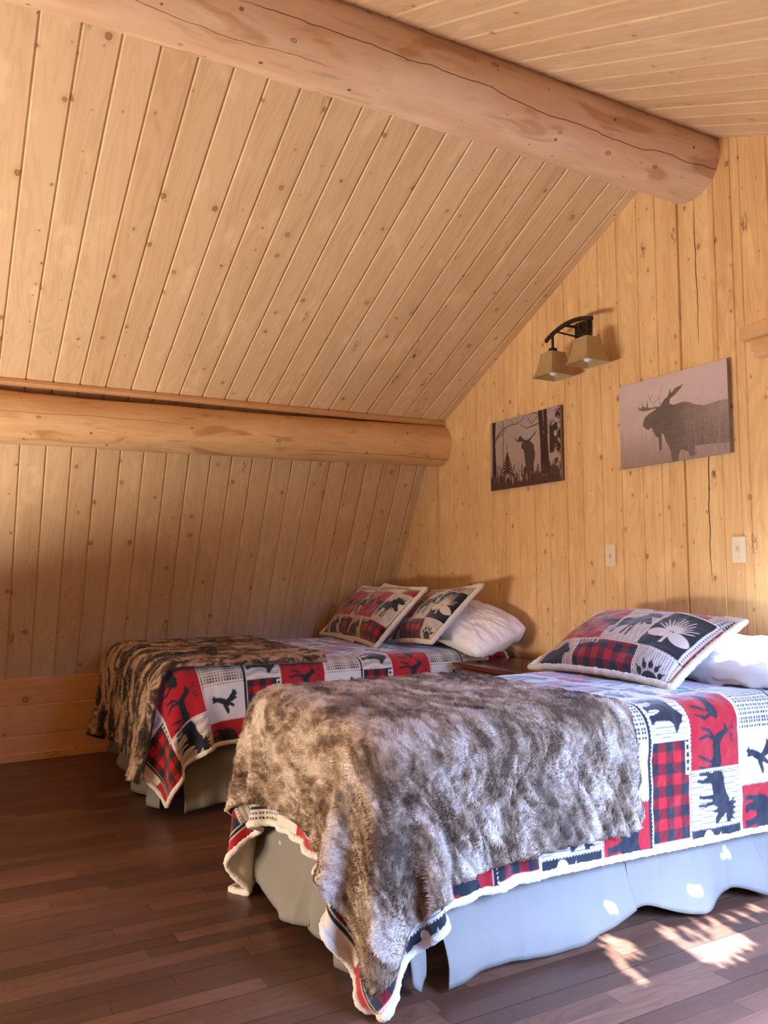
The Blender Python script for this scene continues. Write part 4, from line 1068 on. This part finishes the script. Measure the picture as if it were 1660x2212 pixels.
# ------------------------------------------------------------------ two-light wall sconce
def mat_shade():
    m = NM('amber_glass', .45, .4)
    n = m.noise(m.obj(), 14, 4, .6, 1.0)
    m.base(m.mix(n, (.34, .225, .10), (.46, .33, .17))); m.b.inputs['Transmission Weight'].default_value = 0.0
    m.b.inputs['Subsurface Weight'].default_value = 0.15; m.b.inputs['Subsurface Radius'].default_value = (.02, .015, .01)
    return m.m
M_shade = mat_shade(); M_bulb = mat_plain('frosted_bulb', (.85, .82, .80), .3, .5, bump=0)
sc = empty('wall_sconce', (WX, 3.345, 2.48)); tag(sc, 'dark bronze two-light wall sconce with square amber glass shades, above the small picture', 'wall lamp')
mb = MB(); mb.box((WX - .011, 3.345, 2.468), (.022, .122, .135), .005); mb.box((WX - .026, 3.345, 2.468), (.012, .085, .10), .004); mb.build('back_plate', M_bronze, sc)
XB = 2.945
mb = MB(); pts = []
for k in range(17):
    y = 3.49 - k * (3.49 - 3.12) / 16; q = (y - 3.27) / .21; pts.append((XB, y, 2.497 - .05 * q * q))
for i in range(16):
    a, b = Vector(pts[i]), Vector(pts[i + 1]); t_ = .008; hh = .0095
    mb.add([a + Vector((-t_, 0, -hh)), a + Vector((t_, 0, -hh)), a + Vector((t_, 0, hh)), a + Vector((-t_, 0, hh)), b + Vector((-t_, 0, -hh)), b + Vector((t_, 0, -hh)), b + Vector((t_, 0, hh)), b + Vector((-t_, 0, hh))],
           [(0, 1, 5, 4), (1, 2, 6, 5), (2, 3, 7, 6), (3, 0, 4, 7), (0, 3, 2, 1), (4, 5, 6, 7)])
mb.build('cross_bar', M_bronze, sc)
mb = MB()
for s in (-1, 1): mb.tube([(WX - .03, 3.345 + s * .03, 2.455), (XB, 3.345 + s * .075 - .03, 2.468)], .005, 8)
mb.tube([(WX - .03, 3.345, 2.50), (XB, 3.33, 2.488)], .008, 8)
mb.build('arm', M_bronze, sc, True)
def shade(yc, zt):
    top, bot, hgt = .050, .086, .135
    mb = MB(); L = [];
    N = 12
    prof = [(0, .030), (.02, .05), (.3, .056), (.6, .064), (.85, .075), (1, .084)]
    vs = []; fs = []; ring = []
    # rounded-square section, outer then inner
    def sec(hw, z):
        out = []; r = hw * .12
        for cx_, cy2, a0 in ((1, 1, 0), (-1, 1, 90), (-1, -1, 180), (1, -1, 270)):
            for a in (0, 45, 90):
                t = math.radians(a0 + a); out.append((XB + cx_ * (hw - r) + r * math.cos(t), yc + cy2 * (hw - r) + r * math.sin(t), z))
        return out
    secs = [sec(hw, zt - f * hgt) for f, hw in prof] + [sec(hw - .004, zt - f * hgt) for f, hw in reversed(prof[1:])]
    for s_ in secs: vs += s_
    for i in range(len(secs) - 1):
        for k in range(12): fs.append((i * 12 + k, i * 12 + (k + 1) % 12, (i + 1) * 12 + (k + 1) % 12, (i + 1) * 12 + k))
    fs.append(tuple(range(12)))
    mb.add(vs, fs); s_o = mb.build('glass_shade', M_shade, sc, True)
    mb = MB(); mb.tube([(XB, yc, zt + .028), (XB, yc, zt + .024), (XB, yc, zt + .008), (XB, yc, zt - .004)], [.012, .022, .027, .030], 16); mb.build('socket_cap', M_bronze, sc, True)
    mb = MB(); mb.tube([(XB, yc, zt + .10), (XB, yc, zt + .02)], .0075, 10); mb.build('stem', M_bronze, sc, True)
    mb = MB(); mb.tube([(XB, yc, zt - .04), (XB, yc, zt - .07), (XB, yc, zt - .10), (XB, yc, zt - .12), (XB, yc, zt - .128)], [.012, .022, .028, .02, .006], 16); mb.build('bulb', M_bulb, sc, True)
shade(3.432, 2.362); shade(3.160, 2.376)

# ------------------------------------------------------------------ stepped moulding at the right edge of the photo
mb = MB()
mb.box((WX - .035, 2.312 - .45, 2.186), (.07, .90, .060), .004)
mb.box((WX - .022, 2.265 - .45, 2.098), (.044, .90, .052), .004)
mb.box((WX - .012, 2.290 - .45, 2.14), (.024, .90, .06))
tag(mb.build('trim_8', M_trim), kind='structure')

# ------------------------------------------------------------------ unseen drawer chest added left of the far bed to shade the sloped wall
dr = empty('light_blocker', (-.85, 4.4, 0)); tag(dr, 'unseen low dark chest of drawers, added left of the far bed to shade the sloped wall', 'light_blocker')
mb = MB(); mb.box((-.85, 4.42, .39), (.50, 1.70, .70)); mb.build('body', M_stand, dr)
mb = MB(); mb.box((-.85, 4.42, .76), (.56, 1.76, .035), .006); mb.build('top', M_stand, dr)
for z in (.22, .54):
    for y in (3.87, 4.42, 4.97):
        mb = MB(); mb.box((-1.105, y, z), (.02, .50, .28), .005); d_ = mb.build('drawer', M_stand, dr)
        mb = MB(); mb.tube([(-1.14, y, z), (-1.112, y, z)], [.015, .008], 12); mb.build('knob', M_bronze, d_, True)

# ------------------------------------------------------------------ unseen leafy branches added outside the dormer window, gaps placed to shape sun patches
SUN = np.array([0.12, 1.0, -0.52])
holes = []
def hole(x, y, z, r): # where a sunbeam that lands on (x,y,z) crosses the branches at y=-0.95
    t = (y + .95) / SUN[1]; holes.append((x - SUN[0] * t, z - SUN[2] * t, r))
def trail(pts, r0, r1, n=12):
    for k in range(n):
        f = k / (n - 1) * (len(pts) - 1); i = min(int(f), len(pts) - 2); g = f - i
        hole(pts[i][0] + (pts[i + 1][0] - pts[i][0]) * g, pts[i][1] + (pts[i + 1][1] - pts[i][1]) * g, 0, r0 + (r1 - r0) * k / (n - 1))
trail([(1.90, 1.95), (1.86, 1.93), (1.824, 1.90), (1.795, 1.78)], .030, .008)
trail([(2.075, 1.79), (2.16, 1.80), (2.26, 1.82)], .026, .026, 7)
trail([(2.08, 1.90), (2.10, 1.95)], .014, .014, 4)
trail([(2.10, 1.93), (2.30, 1.93), (2.50, 1.92)], .006, .012, 7)
for x, z, q in ((2.93, .80, .06), (2.84, .78, .06), (2.80, .86, .07), (2.74, .84, .05), (2.97, .88, .06), (2.88, .92, .05)): hole(x, 2.10, z, q * 1.5)
hole(2.46, 1.97, .19, .012); hole(1.88, 1.97, .12, .010); hole(2.25, 1.97, .10, .010)
V = []; F = []; r = random.Random(12)
for k in range(150000):
    x = r.uniform(-.2, 3.3); z = r.uniform(.3, 3.3); a = r.uniform(0, 6.28); L = r.uniform(.10, .13); W_ = L * .60
    hd = min(math.hypot(x - hx, z - hz) - hr for hx, hz, hr in holes)
    if hd > .09 and k > 26000: continue
    if k > 26000: L = .032; W_ = .022
    if hd < L * .46: continue
    y = -.95 + r.uniform(-.03, .03); c, q = math.cos(a) * L / 2, math.sin(a) * L / 2; n = len(V)
    px_, pz_ = -math.sin(a) * W_ / 2, math.cos(a) * W_ / 2; ty = r.uniform(-.015, .015)
    V += [(x - c, y, z - q), (x - px_, y + ty, z - pz_), (x + c, y, z + q), (x + px_, y - ty, z + pz_)]; F.append((n, n + 1, n + 2, n + 3))
M_leaf = mat_plain('leaf', (.05, .12, .03), .5, nscale=20)
br = empty('gobo_branches', (2.0, -.95, 0)); tag(br, 'unseen leafy branches added outside the right-hand window, gaps placed to dapple the sun', 'branches')
lf = npmesh('leaves', V, F, M_leaf, br, smooth=False); lf['kind'] = 'stuff'
mb = MB()
mb.tube([(3.45, -1.04, 0), (3.47, -1.03, 1.4), (3.42, -1.02, 2.8), (3.45, -1.0, 3.6)], [.05, .04, .03, .012], 8)
for k in range(5): mb.tube([(3.45, -1.03, 2.2 + k * .25), (1.2, -1.02, 2.5 + k * .25)], [.014, .005], 6)
mb.build('stem', mat_plain('bark', (.10, .07, .05), .9), br, True)
